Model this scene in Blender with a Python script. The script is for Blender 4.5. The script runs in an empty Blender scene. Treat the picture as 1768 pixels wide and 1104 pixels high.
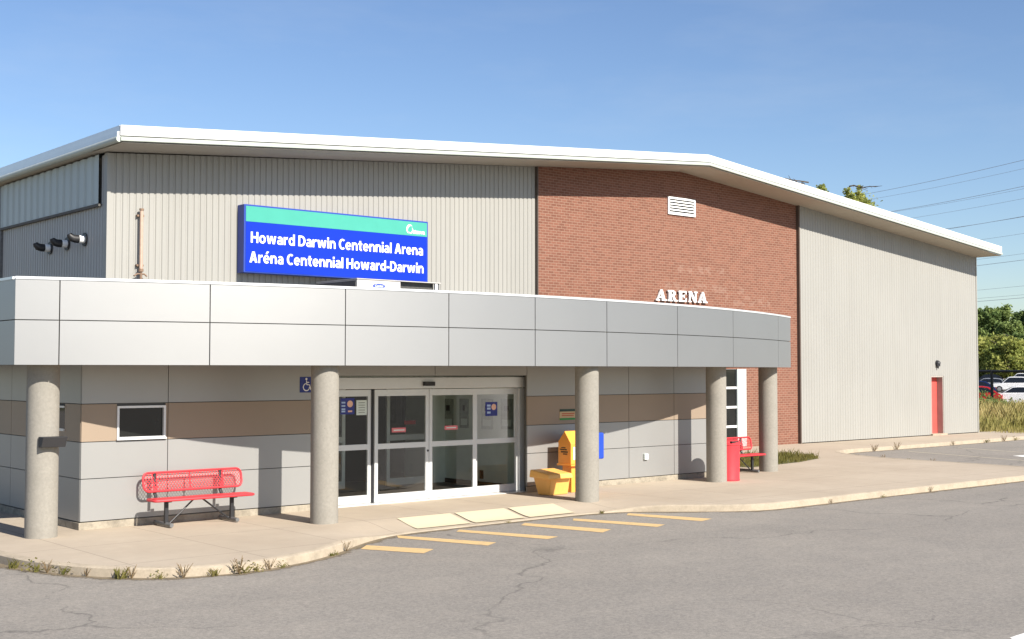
import bpy, bmesh, math, random
from math import sin, cos, pi, sqrt, atan2, radians, hypot
from mathutils import Vector, Matrix
random.seed(7)
SC = bpy.context.scene
COL = SC.collection

# ------------------------------------------------------------------ camera, sky, sun, exposure
cam_d = bpy.data.cameras.new('camera')
cam_d.sensor_width = 36; cam_d.sensor_fit = 'HORIZONTAL'
F_PX = 2147.92
cam_d.lens = F_PX / 1768 * 36
cam_d.clip_start = 0.1; cam_d.clip_end = 6000
CAM = bpy.data.objects.new('camera', cam_d); COL.objects.link(CAM)
CAM_Z = 2.45
YAW, PITCH = 49.138, 2.377
CAM.location = (0, 0, CAM_Z)
CAM.rotation_euler = (radians(90 + PITCH), 0, radians(YAW - 90))
SC.camera = CAM

SUN_DIR = Vector((-0.035, 1.0, -0.72)).normalized()
SUN_EL = math.asin(-SUN_DIR.z)
world = bpy.data.worlds.new('World'); SC.world = world
world.use_nodes = True
wn, wl = world.node_tree.nodes, world.node_tree.links
wn.clear()
w_out = wn.new('ShaderNodeOutputWorld'); w_bg = wn.new('ShaderNodeBackground')
sky = wn.new('ShaderNodeTexSky'); sky.sky_type = 'NISHITA'; sky.sun_disc = False
sky.sun_elevation = SUN_EL
sky.sun_rotation = atan2(-SUN_DIR.x, -SUN_DIR.y)
sky.altitude = 80; sky.air_density = 1.0; sky.dust_density = 0.6; sky.ozone_density = 3.2
w_bg.inputs['Strength'].default_value = 0.072
w_hs = wn.new('ShaderNodeHueSaturation'); w_hs.inputs['Hue'].default_value = .506; w_hs.inputs['Saturation'].default_value = 1.05; w_hs.inputs['Value'].default_value = 1.17
wl.new(sky.outputs[0], w_hs.inputs['Color']); 
w_tc = wn.new('ShaderNodeTexCoord'); w_mp = wn.new('ShaderNodeMapping'); w_mp.inputs['Scale'].default_value = (2.2, 2.2, 9.0); w_mp.inputs['Rotation'].default_value = (0.12, 0.05, 0.4)
w_nz = wn.new('ShaderNodeTexNoise'); w_nz.inputs['Scale'].default_value = 1.7; w_nz.inputs['Detail'].default_value = 6; w_nz.inputs['Roughness'].default_value = .62
w_rp = wn.new('ShaderNodeValToRGB'); w_rp.color_ramp.elements[0].position = .50; w_rp.color_ramp.elements[1].position = .82
w_rp.color_ramp.elements[1].color = (.13, .13, .13, 1)
w_mx = wn.new('ShaderNodeMix'); w_mx.data_type = 'RGBA'; w_mx.inputs[7].default_value = (6.2, 6.6, 7.0, 1)      # thin high cloud
wl.new(w_tc.outputs['Generated'], w_mp.inputs[0]); wl.new(w_mp.outputs[0], w_nz.inputs['Vector']); wl.new(w_nz.outputs[0], w_rp.inputs[0])
wl.new(w_rp.outputs[0], w_mx.inputs[0]); wl.new(w_hs.outputs[0], w_mx.inputs[6]); wl.new(w_mx.outputs[2], w_bg.inputs['Color']); wl.new(w_bg.outputs[0], w_out.inputs['Surface'])

sun_l = bpy.data.lights.new('sun', 'SUN'); sun_l.energy = 5.0; sun_l.angle = radians(0.53)
sun_l.color = (1.0, 0.94, 0.85)
SUN = bpy.data.objects.new('sun', sun_l); COL.objects.link(SUN)
SUN.rotation_euler = SUN_DIR.to_track_quat('-Z', 'Y').to_euler()
SUN.location = (0, -20, 40)

SC.view_settings.view_transform = 'Standard'; SC.view_settings.look = 'None'
SC.view_settings.exposure = 0.80; SC.view_settings.gamma = 1
SC.cycles.max_bounces = 8; SC.cycles.transparent_max_bounces = 24

# ------------------------------------------------------------------ materials
def N(nt, t, **kw):
    n = nt.nodes.new(t)
    for k, v in kw.items():
        setattr(n, k, v)
    return n

def base_mat(name):
    m = bpy.data.materials.new(name); m.use_nodes = True
    nt = m.node_tree
    return m, nt, nt.nodes['Principled BSDF']

def mix_rgb(nt, fac, a, b, mode='MIX'):
    n = N(nt, 'ShaderNodeMix', data_type='RGBA', blend_type=mode)
    for i, v in ((0, fac), (6, a), (7, b)):
        if hasattr(v, 'is_output'): nt.links.new(v, n.inputs[i])
        elif i == 0: n.inputs[0].default_value = v
        else: n.inputs[i].default_value = (*v, 1) if len(v) == 3 else v
    return n.outputs[2]

def noise(nt, vec, scale, detail=4, rough=.55, dist=0.0):
    n = N(nt, 'ShaderNodeTexNoise'); n.inputs['Scale'].default_value = scale
    n.inputs['Detail'].default_value = detail; n.inputs['Roughness'].default_value = rough
    n.inputs['Distortion'].default_value = dist
    nt.links.new(vec, n.inputs['Vector']); return n.outputs[0]

def ramp(nt, fac, p0, p1, c0=(0, 0, 0, 1), c1=(1, 1, 1, 1)):
    n = N(nt, 'ShaderNodeValToRGB'); e = n.color_ramp.elements
    e[0].position, e[1].position = p0, p1; e[0].color, e[1].color = c0, c1
    nt.links.new(fac, n.inputs[0]); return n.outputs[0]

def math_n(nt, op, a, b=None):
    n = N(nt, 'ShaderNodeMath', operation=op)
    for i, v in enumerate((a, b)):
        if v is None: continue
        if hasattr(v, 'is_output'): nt.links.new(v, n.inputs[i])
        else: n.inputs[i].default_value = v
    return n.outputs[0]

def bump(nt, b, height, strength, dist=0.02):
    n = N(nt, 'ShaderNodeBump'); n.inputs['Strength'].default_value = strength
    n.inputs['Distance'].default_value = dist
    nt.links.new(height, n.inputs['Height']); nt.links.new(n.outputs[0], b.inputs['Normal'])

def wpos(nt):
    return N(nt, 'ShaderNodeNewGeometry').outputs['Position']

def plain(name, c, rough=.5, metal=0., spec=.5, var=.08, scale=3., bmp=0., bscale=40.):
    m, nt, b = base_mat(name)
    p = wpos(nt)
    f = noise(nt, p, scale, 5)
    hi = tuple(min(1, x * (1 + var)) for x in c); lo = tuple(x * (1 - var) for x in c)
    nt.links.new(mix_rgb(nt, ramp(nt, f, .3, .7), lo, hi), b.inputs['Base Color'])
    b.inputs['Roughness'].default_value = rough; b.inputs['Metallic'].default_value = metal
    b.inputs['Specular IOR Level'].default_value = spec
    if bmp: bump(nt, b, noise(nt, p, bscale, 6), bmp)
    return m

def mat_asphalt():
    m, nt, b = base_mat('asphalt'); p = wpos(nt)
    big = ramp(nt, noise(nt, p, .22, 5, .6), .35, .68)
    mid = ramp(nt, noise(nt, p, 1.6, 6, .65), .3, .72)
    fine = ramp(nt, noise(nt, p, 48, 3, .8), .28, .74)
    grit = ramp(nt, noise(nt, p, 19, 5, .9), .40, .62)
    mps = N(nt, 'ShaderNodeMapping'); mps.inputs['Scale'].default_value = (.10, .75, 1); mps.inputs['Rotation'].default_value = (0, 0, -.06); nt.links.new(p, mps.inputs[0])
    streak = ramp(nt, noise(nt, mps.outputs[0], 1.0, 6, .7), .40, .70)
    spot = N(nt, 'ShaderNodeTexVoronoi'); spot.inputs['Scale'].default_value = .42; nt.links.new(p, spot.inputs['Vector'])
    oil = math_n(nt, 'MULTIPLY', ramp(nt, spot.outputs['Distance'], .04, .20, (1, 1, 1, 1), (0, 0, 0, 1)), ramp(nt, noise(nt, p, 2.2, 5, .7), .42, .62))
    c = mix_rgb(nt, big, (.30, .264, .220), (.37, .328, .274))
    c = mix_rgb(nt, mid, mix_rgb(nt, .4, c, (.17, .16, .148)), c)
    c = mix_rgb(nt, fine, mix_rgb(nt, .42, c, (.08, .077, .073)), mix_rgb(nt, .32, c, (.42, .39, .35)))
    c = mix_rgb(nt, streak, mix_rgb(nt, .20, c, (.12, .115, .11)), c)
    c = mix_rgb(nt, grit, mix_rgb(nt, .26, c, (.06, .058, .055)), mix_rgb(nt, .14, c, (.50, .45, .38)))
    c = mix_rgb(nt, math_n(nt, 'MULTIPLY', oil, .35), c, (.07, .068, .066))
    # long cracks: distorted cell borders, broken up by noise
    n1 = N(nt, 'ShaderNodeTexNoise'); n1.inputs['Scale'].default_value = .9; n1.inputs['Detail'].default_value = 6
    nt.links.new(p, n1.inputs['Vector'])
    warp = N(nt, 'ShaderNodeVectorMath', operation='MULTIPLY_ADD')
    nt.links.new(n1.outputs['Color'], warp.inputs[0]); warp.inputs[1].default_value = (1.6, 1.6, 0); nt.links.new(p, warp.inputs[2])
    def cracks(scale, w, lo, hi, ns):
        v = N(nt, 'ShaderNodeTexVoronoi', feature='DISTANCE_TO_EDGE'); v.inputs['Scale'].default_value = scale
        nt.links.new(warp.outputs[0], v.inputs['Vector'])
        line = ramp(nt, v.outputs['Distance'], 0.0, w, (1, 1, 1, 1), (0, 0, 0, 1))
        msk = ramp(nt, noise(nt, p, ns, 3), lo, hi)
        return math_n(nt, 'MULTIPLY', line, msk)
    k = math_n(nt, 'MAXIMUM', cracks(.13, .0042, .41, .50, .35), math_n(nt, 'MULTIPLY', cracks(.42, .008, .56, .66, .2), .8))
    c = mix_rgb(nt, math_n(nt, 'MULTIPLY', k, .55), c, (.07, .066, .06))
    nt.links.new(c, b.inputs['Base Color'])
    b.inputs['Roughness'].default_value = .92; b.inputs['Specular IOR Level'].default_value = .25
    bump(nt, b, fine, .35, .01)
    return m

def mat_sidewalk():
    m, nt, b = base_mat('pavement_concrete'); p = wpos(nt)
    big = ramp(nt, noise(nt, p, .35, 5, .6), .32, .7)
    mid = ramp(nt, noise(nt, p, 3.0, 6, .7), .3, .75)
    fine = noise(nt, p, 60, 4, .7)
    c = mix_rgb(nt, big, (.395, .325, .245), (.47, .395, .305))
    c = mix_rgb(nt, mid, mix_rgb(nt, .22, c, (.25, .215, .17)), c)
    c = mix_rgb(nt, ramp(nt, fine, .3, .7), mix_rgb(nt, .12, c, (.2, .18, .15)), c)
    sx = N(nt, 'ShaderNodeSeparateXYZ'); nt.links.new(p, sx.inputs[0])
    def joint(axis, step, off):
        a = math_n(nt, 'ADD', sx.outputs[axis], off); a = math_n(nt, 'DIVIDE', a, step)
        a = math_n(nt, 'FRACT', a); a = math_n(nt, 'SUBTRACT', a, .5); a = math_n(nt, 'ABSOLUTE', a)
        return math_n(nt, 'LESS_THAN', a, .007 / step)
    j = math_n(nt, 'MAXIMUM', joint(0, 1.62, .55), joint(1, 1.9, .9))
    c = mix_rgb(nt, math_n(nt, 'MULTIPLY', j, .55), c, (.12, .10, .08))
    nt.links.new(c, b.inputs['Base Color'])
    b.inputs['Roughness'].default_value = .9; b.inputs['Specular IOR Level'].default_value = .25
    bump(nt, b, fine, .12, .01)
    return m

def mat_concrete(name, c, stain=(.2, .18, .14), amt=.45, lo=.5, hi=.75, scale=2.2):
    m, nt, b = base_mat(name); p = wpos(nt)
    f = ramp(nt, noise(nt, p, scale, 7, .7), lo, hi)
    g = ramp(nt, noise(nt, p, 24, 4, .7), .3, .7)
    cc = mix_rgb(nt, g, tuple(x * .88 for x in c), tuple(x * 1.08 for x in c))
    cc = mix_rgb(nt, math_n(nt, 'MULTIPLY', f, amt), cc, stain)
    v = N(nt, 'ShaderNodeTexVoronoi'); v.inputs['Scale'].default_value = 7; nt.links.new(p, v.inputs['Vector'])
    pit = ramp(nt, v.outputs['Distance'], .05, .09, (1, 1, 1, 1), (0, 0, 0, 1))
    cc = mix_rgb(nt, math_n(nt, 'MULTIPLY', pit, .25), cc, (.12, .11, .09))
    nt.links.new(cc, b.inputs['Base Color'])
    b.inputs['Roughness'].default_value = .88; b.inputs['Specular IOR Level'].default_value = .3
    bump(nt, b, g, .12, .008)
    return m

def mat_brick():
    m, nt, b = base_mat('red_brick'); p = wpos(nt)
    s = N(nt, 'ShaderNodeSeparateXYZ'); nt.links.new(p, s.inputs[0])
    cb = N(nt, 'ShaderNodeCombineXYZ'); nt.links.new(s.outputs[0], cb.inputs[0]); nt.links.new(s.outputs[2], cb.inputs[1])
    t = N(nt, 'ShaderNodeTexBrick'); nt.links.new(cb.outputs[0], t.inputs['Vector'])
    t.inputs['Scale'].default_value = 1; t.inputs['Brick Width'].default_value = .205
    t.inputs['Row Height'].default_value = .0762; t.inputs['Mortar Size'].default_value = .0075
    t.inputs['Mortar Smooth'].default_value = .1; t.inputs['Bias'].default_value = 0
    t.inputs['Color1'].default_value = (.158, .066, .044, 1); t.inputs['Color2'].default_value = (.215, .093, .062, 1)
    t.inputs['Mortar'].default_value = (.285, .185, .135, 1)
    # pale washed ghosts of letters that once hung on the wall
    def band(axis, a, w):
        d = math_n(nt, 'ABSOLUTE', math_n(nt, 'SUBTRACT', s.outputs[axis], a)); return math_n(nt, 'LESS_THAN', d, w)
    gn = ramp(nt, noise(nt, p, 5.5, 2, .5), .5, .56)
    ghost = None
    for (xa, xw, za, zw) in ((30.2, 1.9, 5.05, .12), (29.9, 1.2, 5.62, .12), (32.3, 1.15, 4.72, .16)):
        q = math_n(nt, 'MULTIPLY', band(0, xa, xw), band(2, za, zw)); ghost = q if ghost is None else math_n(nt, 'MAXIMUM', ghost, q)
    ghost = math_n(nt, 'MULTIPLY', math_n(nt, 'MULTIPLY', ghost, gn), .15)
    c = mix_rgb(nt, ghost, t.outputs['Color'], (.42, .32, .26))
    big = ramp(nt, noise(nt, p, .5, 4), .3, .75)
    c = mix_rgb(nt, big, mix_rgb(nt, .14, c, (.16, .075, .05)), c)
    nt.links.new(c, b.inputs['Base Color']); b.inputs['Roughness'].default_value = .9
    b.inputs['Specular IOR Level'].default_value = .25
    bump(nt, b, math_n(nt, 'SUBTRACT', 1.0, t.outputs['Fac']), .4, .01)
    return m

def mat_cladding(name, c, streak=(.33, .31, .27), amt=.25, rough=.5):
    m, nt, b = base_mat(name); p = wpos(nt)
    mp = N(nt, 'ShaderNodeMapping'); mp.inputs['Scale'].default_value = (2.2, 2.2, .22); nt.links.new(p, mp.inputs[0])
    st = ramp(nt, noise(nt, mp.outputs[0], 1.0, 5, .65), .45, .8)
    bl = ramp(nt, noise(nt, p, .45, 4), .35, .75)
    cc = mix_rgb(nt, bl, tuple(x * .95 for x in c), c)
    cc = mix_rgb(nt, math_n(nt, 'MULTIPLY', st, amt), cc, streak)
    nt.links.new(cc, b.inputs['Base Color']); b.inputs['Roughness'].default_value = rough
    b.inputs['Specular IOR Level'].default_value = .4
    return m

def mat_glass():
    m = bpy.data.materials.new('clear_glass'); m.use_nodes = True; nt = m.node_tree; nt.nodes.clear()
    o = N(nt, 'ShaderNodeOutputMaterial'); mx = N(nt, 'ShaderNodeMixShader')
    t = N(nt, 'ShaderNodeBsdfTransparent'); t.inputs[0].default_value = (.90, .94, .91, 1)
    g = N(nt, 'ShaderNodeBsdfGlossy'); g.inputs['Roughness'].default_value = .0; g.inputs[0].default_value = (.95, .95, .95, 1)
    f = N(nt, 'ShaderNodeFresnel'); f.inputs[0].default_value = 1.5
    a = math_n(nt, 'MINIMUM', math_n(nt, 'MULTIPLY', f.outputs[0], 1.3), .7)
    nt.links.new(a, mx.inputs[0]); nt.links.new(t.outputs[0], mx.inputs[1]); nt.links.new(g.outputs[0], mx.inputs[2])
    nt.links.new(mx.outputs[0], o.inputs[0]); return m

def mat_mesh_screen():
    m = bpy.data.materials.new('chain_link'); m.use_nodes = True; nt = m.node_tree; nt.nodes.clear()
    o = N(nt, 'ShaderNodeOutputMaterial'); mx = N(nt, 'ShaderNodeMixShader')
    t = N(nt, 'ShaderNodeBsdfTransparent'); d = N(nt, 'ShaderNodeBsdfDiffuse'); d.inputs[0].default_value = (.012, .012, .014, 1)
    s = N(nt, 'ShaderNodeSeparateXYZ'); nt.links.new(wpos(nt), s.inputs[0])
    def wire(sgn):
        a = math_n(nt, 'ADD', s.outputs[1], math_n(nt, 'MULTIPLY', s.outputs[2], sgn)); a = math_n(nt, 'DIVIDE', a, .07)
        a = math_n(nt, 'ABSOLUTE', math_n(nt, 'SUBTRACT', math_n(nt, 'FRACT', a), .5)); return math_n(nt, 'LESS_THAN', a, .07)
    nt.links.new(math_n(nt, 'MAXIMUM', wire(1.), wire(-1.)), mx.inputs[0])
    nt.links.new(t.outputs[0], mx.inputs[1]); nt.links.new(d.outputs[0], mx.inputs[2]); nt.links.new(mx.outputs[0], o.inputs[0])
    return m

def mat_leaf(name, a, bcol, scale=.5, trans=.25):
    m = bpy.data.materials.new(name); m.use_nodes = True; nt = m.node_tree; b = nt.nodes['Principled BSDF']
    p = wpos(nt)
    f = ramp(nt, noise(nt, p, scale, 3), .32, .68); g = noise(nt, p, 9, 2)
    c = mix_rgb(nt, f, a, bcol); c = mix_rgb(nt, ramp(nt, g, .3, .7), mix_rgb(nt, .3, c, tuple(x * .5 for x in a)), c)
    nt.links.new(c, b.inputs['Base Color']); b.inputs['Roughness'].default_value = .7; b.inputs['Specular IOR Level'].default_value = .2
    o = nt.nodes['Material Output']; mx = N(nt, 'ShaderNodeMixShader'); tr = N(nt, 'ShaderNodeBsdfTranslucent')
    nt.links.new(c, tr.inputs[0]); mx.inputs[0].default_value = trans
    nt.links.new(b.outputs[0], mx.inputs[1]); nt.links.new(tr.outputs[0], mx.inputs[2]); nt.links.new(mx.outputs[0], o.inputs[0])
    return m

def mat_worn_paint(name, c, under, amt=.4, scale=9):
    m, nt, b = base_mat(name); p = wpos(nt)
    f = ramp(nt, noise(nt, p, scale, 8, .75), .52, .66); g = ramp(nt, noise(nt, p, 55, 3, .8), .45, .7)
    k = math_n(nt, 'MULTIPLY', math_n(nt, 'MAXIMUM', f, math_n(nt, 'MULTIPLY', g, .6)), amt)
    nt.links.new(mix_rgb(nt, k, c, under), b.inputs['Base Color']); b.inputs['Roughness'].default_value = .85
    b.inputs['Specular IOR Level'].default_value = .25
    return m

M = dict(
    asphalt=mat_asphalt(), pavement=mat_sidewalk(), brick=mat_brick(),
    kerb=mat_concrete('kerb_concrete', (.40, .335, .25), (.20, .17, .13), .5, .45, .7, 3.5),
    plinth=mat_concrete('plinth_concrete', (.34, .30, .235), (.16, .14, .11), .75, .45, .62, 3.2),
    column=mat_concrete('column_concrete', (.268, .25, .215), (.19, .177, .15), .4, .5, .75, 2.0),
    cream=mat_cladding('cream_cladding', (.312, .304, .278), (.235, .224, .20), .32),
    cream_side=mat_cladding('lifted_side_cladding', (.39, .385, .365), (.26, .26, .25), .25),  # base colour raised to lighten the side wall that stands in shade
    pale_side=mat_cladding('pale_blue_cladding', (.44, .49, .475), (.36, .4, .4), .2),
    return_shade=plain('brown_return_shade', (.10, .075, .06), .6),  # dark brown carries the shade of the returns beside the brick
    white_roof=plain('white_roof_metal', (.62, .62, .61), .4, var=.03),
    lip=plain('eave_gutter_paint', (.42, .45, .40), .45, var=.04),
    soffit=mat_cladding('soffit_board', (.47, .42, .34), (.32, .28, .22), .35, .8),
    panel=plain('silver_panel', (.318, .315, .304), .42, .35, .5, .03, .6, .10, .8),
    fascia=plain('silver_fascia', (.37, .368, .36), .46, .75, .5, .02, .6, .10, .8),
    cap=plain('cap_flashing', (.68, .69, .69), .35, .4, var=.03),
    joint=plain('dark_joint_and_shadow', (.10, .095, .085), .8),
    tan=plain('tan_panel', (.29, .225, .165), .5, .1, .4, .03, 1.),
    alu=plain('window_aluminium', (.66, .66, .66), .38, .25, var=.03),
    door_alu=plain('door_aluminium', (.60, .605, .60), .4, .25, var=.03),
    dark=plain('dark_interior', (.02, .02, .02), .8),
    black=plain('black_metal', (.016, .016, .018), .5, var=.2),
    dgrey=plain('galvanised_grey', (.17, .17, .17), .5, .5, var=.2, scale=12),
    glass=mat_glass(),
    inner_wall=plain('vestibule_paint', (.72, .76, .70), .7, var=.05),
    floor_in=plain('vestibule_mat', (.12, .115, .105), .9),
    red=plain('red_coating', (.52, .040, .050), .5, spec=.3, var=.08, scale=8),
    red_door=plain('red_door_paint', (.62, .085, .070), .5, var=.06),
    jamb=plain('door_jamb_paint', (.36, .32, .28), .6),
    white=plain('white_paint', (.82, .82, .80), .5, var=.02),
    blue=plain('sign_blue', (.003, .028, .38), .6, spec=.15, var=.03),
    navy=plain('sign_edge_blue', (.012, .045, .30), .45, var=.03),
    teal=plain('sign_teal', (.06, .325, .255), .6, spec=.15, var=.03),
    acc_blue=plain('access_sign_blue', (.015, .03, .20), .5, var=.03),
    sticker_navy=plain('sticker_navy', (.02, .03, .22), .5),
    sticker_red=plain('sticker_red', (.62, .16, .17), .5),
    sticker_dred=plain('sticker_dark_red', (.35, .03, .03), .5),
    paper=plain('notice_paper', (.62, .68, .64), .7, var=.06, scale=30),
    poster=plain('poster_print', (.28, .31, .28), .7, var=.25, scale=14),
    peach=plain('sticker_peach', (.80, .48, .36), .6),
    pale_blue=plain('sticker_pale_blue', (.40, .52, .75), .6),
    yellow=plain('yellow_plastic', (.84, .44, .11), .5, var=.05, scale=5),
    kiosk_y=plain('yellow_box_paint', (.84, .35, .05), .45, var=.05, scale=5),
    print=plain('black_print', (.06, .035, .01), .6),
    box_blue=plain('blue_box_paint', (.012, .055, .42), .4),
    bin_dark=plain('charcoal_box', (.03, .03, .033), .6),
    pipe=plain('pinkish_pipe_paint', (.44, .31, .235), .55, var=.1, scale=9),
    rust=plain('rusty_fitting', (.24, .16, .11), .8, .3, var=.3, scale=30),
    ac=plain('unit_beige', (.50, .475, .44), .5, var=.04),
    ac_dark=plain('unit_coil_and_shade', (.06, .058, .052), .6, var=.3, scale=30),
    oval=plain('badge_blue', (.05, .09, .5), .4),
    sign_tan=plain('notice_tan', (.50, .36, .19), .6), sign_green=plain('notice_green', (.03, .24, .05), .6),
    sign_dgreen=plain('notice_dark_green', (.02, .05, .035), .6), sign_rtext=plain('notice_red', (.45, .10, .04), .6),
    tactile=mat_worn_paint('cream_plate_paint', (.60, .52, .36), (.44, .37, .27), .35, 4),
    stripe=mat_worn_paint('yellow_stripe_paint', (.60, .41, .19), (.22, .19, .155), .55, 7),
    stall=mat_worn_paint('faded_stall_paint', (.46, .41, .31), (.2, .185, .165), .8, 5),
    wmark=mat_worn_paint('white_road_paint', (.80, .79, .74), (.3, .27, .23), .4, 6),
    turf=plain('field_soil', (.10, .095, .035), .95, var=.3, scale=.6),
    lawn=mat_leaf('short_grass', (.17, .17, .04), (.30, .25, .09), 1.5, .4),
    drygrass=mat_leaf('dry_tall_grass', (.36, .34, .10), (.64, .52, .25), .22, .4),
    weed=mat_leaf('weed_leaf', (.15, .155, .035), (.27, .22, .08), 4., .35),
    weed_dry=mat_leaf('dry_weed', (.22, .15, .075), (.32, .23, .12), 4., .35),
    leaf_a=mat_leaf('leaf_mid_green', (.15, .22, .07), (.31, .38, .12), .28, .4),
    leaf_b=mat_leaf('leaf_yellow_green', (.27, .32, .075), (.44, .43, .12), .5, .4),
    leaf_c=mat_leaf('leaf_dark_green', (.09, .15, .05), (.18, .25, .08), .3, .4),
    bark=plain('bark', (.09, .07, .05), .9, var=.3, scale=6, bmp=.5, bscale=20),
    steel=plain('pylon_steel', (.20, .21, .22), .6, .3), wire=plain('wire_grey', (.30, .31, .34), .6),
    car_white=plain('car_white', (.78, .78, .78), .2, var=.01), car_blue=plain('car_dark_blue', (.01, .02, .08), .2, var=.01),
    car_red=plain('car_red', (.40, .02, .02), .2, var=.01), car_silver=plain('car_silver', (.42, .43, .44), .25, .5, var=.01),
    car_black=plain('car_black', (.012, .012, .014), .2, var=.01),
    car_glass=plain('car_window', (.012, .014, .017), .06, spec=.6, var=.01), tyre=plain('tyre', (.02, .02, .02), .8), rim=plain('rim', (.4, .4, .41), .35, .7),
    screen=mat_mesh_screen(),
    winglass=plain('dark_window_glass', (.012, .013, .012), .04, spec=.5, var=.2),
)

# ------------------------------------------------------------------ mesh helpers
class MB:
    def __init__(s): s.v = []; s.f = []
    def add(s, vs, fs):
        o = len(s.v); s.v += [tuple(p) for p in vs]; s.f += [tuple(i + o for i in f) for f in fs]; return s
    def box(s, x0, x1, y0, y1, z0, z1):
        return s.add([(x0, y0, z0), (x1, y0, z0), (x1, y1, z0), (x0, y1, z0), (x0, y0, z1), (x1, y0, z1), (x1, y1, z1), (x0, y1, z1)],
                     [(3, 2, 1, 0), (4, 5, 6, 7), (0, 1, 5, 4), (1, 2, 6, 5), (2, 3, 7, 6), (3, 0, 4, 7)])
    def quad(s, a, b, c, d): return s.add([a, b, c, d], [(0, 1, 2, 3)])
    def prism(s, poly, fn0, fn1):      # poly 2-D -> two caps through fn0, fn1
        n = len(poly); v = [fn0(*p) for p in poly] + [fn1(*p) for p in poly]
        return s.add(v, [tuple(range(n))[::-1], tuple(range(n, 2 * n))] + [(i, (i + 1) % n, (i + 1) % n + n, i + n) for i in range(n)])
    def tube(s, pts, r, n=8, close=False, caps=True):
        pts = [Vector(p) for p in pts]; m = len(pts); rings = []
        rr = r if isinstance(r, (list, tuple)) else [r] * m
        up = None
        for i, p in enumerate(pts):
            a = pts[(i - 1) % m] if (close or i) else p; b = pts[(i + 1) % m] if (close or i < m - 1) else p
            t = (b - a).normalized()
            if up is None:
                up = Vector((0, 0, 1)) if abs(t.z) < .9 else Vector((1, 0, 0))
            u = (up - t * up.dot(t))
            if u.length < 1e-5: u = t.orthogonal()
            u.normalize(); w = t.cross(u); up = u
            rings.append([p + (u * cos(2 * pi * k / n) + w * sin(2 * pi * k / n)) * rr[i] for k in range(n)])
        v = [q for ring in rings for q in ring]; f = []
        for i in range(m if close else m - 1):
            j = (i + 1) % m
            for k in range(n): f.append((i * n + k, i * n + (k + 1) % n, j * n + (k + 1) % n, j * n + k))
        if caps and not close: f += [tuple(range(n))[::-1], tuple((m - 1) * n + k for k in range(n))]
        return s.add(v, f)
    def lathe(s, prof, c, n=32):      # prof [(r, z)]
        v = []; f = []; m = len(prof)
        for r, z in prof:
            v += [(c[0] + r * cos(2 * pi * k / n), c[1] + r * sin(2 * pi * k / n), c[2] + z) for k in range(n)]
        for i in range(m - 1):
            for k in range(n): f.append((i * n + k, i * n + (k + 1) % n, (i + 1) * n + (k + 1) % n, (i + 1) * n + k))
        f += [tuple(range(n))[::-1], tuple((m - 1) * n + k for k in range(n))]
        return s.add(v, f)
    def build(s, name, mat, parent=None, smooth=False, bevel=0., recalc=True):
        o = Vector((0, 0, 0)); q = parent
        while q is not None: o += q.location; q = q.parent
        me = bpy.data.meshes.new(name)
        me.from_pydata([(x - o.x, y - o.y, z - o.z) for x, y, z in s.v], [], s.f)
        if recalc:
            bm = bmesh.new(); bm.from_mesh(me); bmesh.ops.recalc_face_normals(bm, faces=bm.faces); bm.to_mesh(me); bm.free()
        me.materials.append(M[mat])
        if smooth:
            me.polygons.foreach_set('use_smooth', [True] * len(me.polygons))
            try: me.set_sharp_from_angle(angle=radians(40))
            except Exception: pass
        ob = bpy.data.objects.new(name, me); COL.objects.link(ob)
        if parent is not None: ob.parent = parent
        if bevel:
            b = ob.modifiers.new('bevel', 'BEVEL'); b.width = bevel; b.segments = 2; b.limit_method = 'ANGLE'
        return ob

def tag(o, label=None, cat=None, group=None, kind=None):
    for k, v in (('label', label), ('category', cat), ('group', group), ('kind', kind)):
        if v: o[k] = v
    return o

def thing(name, loc, label, cat, group=None):
    o = bpy.data.objects.new(name, None); COL.objects.link(o); o.location = loc; o.empty_display_size = .2
    return tag(o, label, cat, group)

def copy_tree(o, parent=None):
    c = o.copy(); COL.objects.link(c)
    if parent is not None: c.parent = parent
    for ch in list(o.children): copy_tree(ch, c)
    return c

def text_verts(body, bold=0.0, spacing=1.0):
    cu = bpy.data.curves.new('lettering', 'FONT'); cu.body = body; cu.size = 1; cu.offset = bold
    cu.space_character = spacing; cu.resolution_u = 3; cu.extrude = .5
    ob = bpy.data.objects.new('lettering', cu); COL.objects.link(ob)
    dg = bpy.context.evaluated_depsgraph_get(); dg.update()
    me = bpy.data.meshes.new_from_object(ob.evaluated_get(dg))
    v = [tuple(p.co) for p in me.vertices]; f = [tuple(p.vertices) for p in me.polygons]
    bpy.data.objects.remove(ob); bpy.data.curves.remove(cu); bpy.data.meshes.remove(me)
    return v, f

def text_mb(body, x0, x1, z0, z1, y_front, depth, bold=0.0, spacing=1.0, ref=None):
    v, f = text_verts(body, bold, spacing)
    xs = [p[0] for p in v]
    cap_v, _ = text_verts('H', bold)
    ca, cb = min(p[1] for p in cap_v), max(p[1] for p in cap_v)
    a, b = min(xs), max(xs)
    m = MB()
    m.add([(x0 + (p[0] - a) / (b - a) * (x1 - x0), y_front + (.5 - p[2]) * depth, z0 + (p[1] - ca) / (cb - ca) * (z1 - z0)) for p in v], f)
    return m

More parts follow.
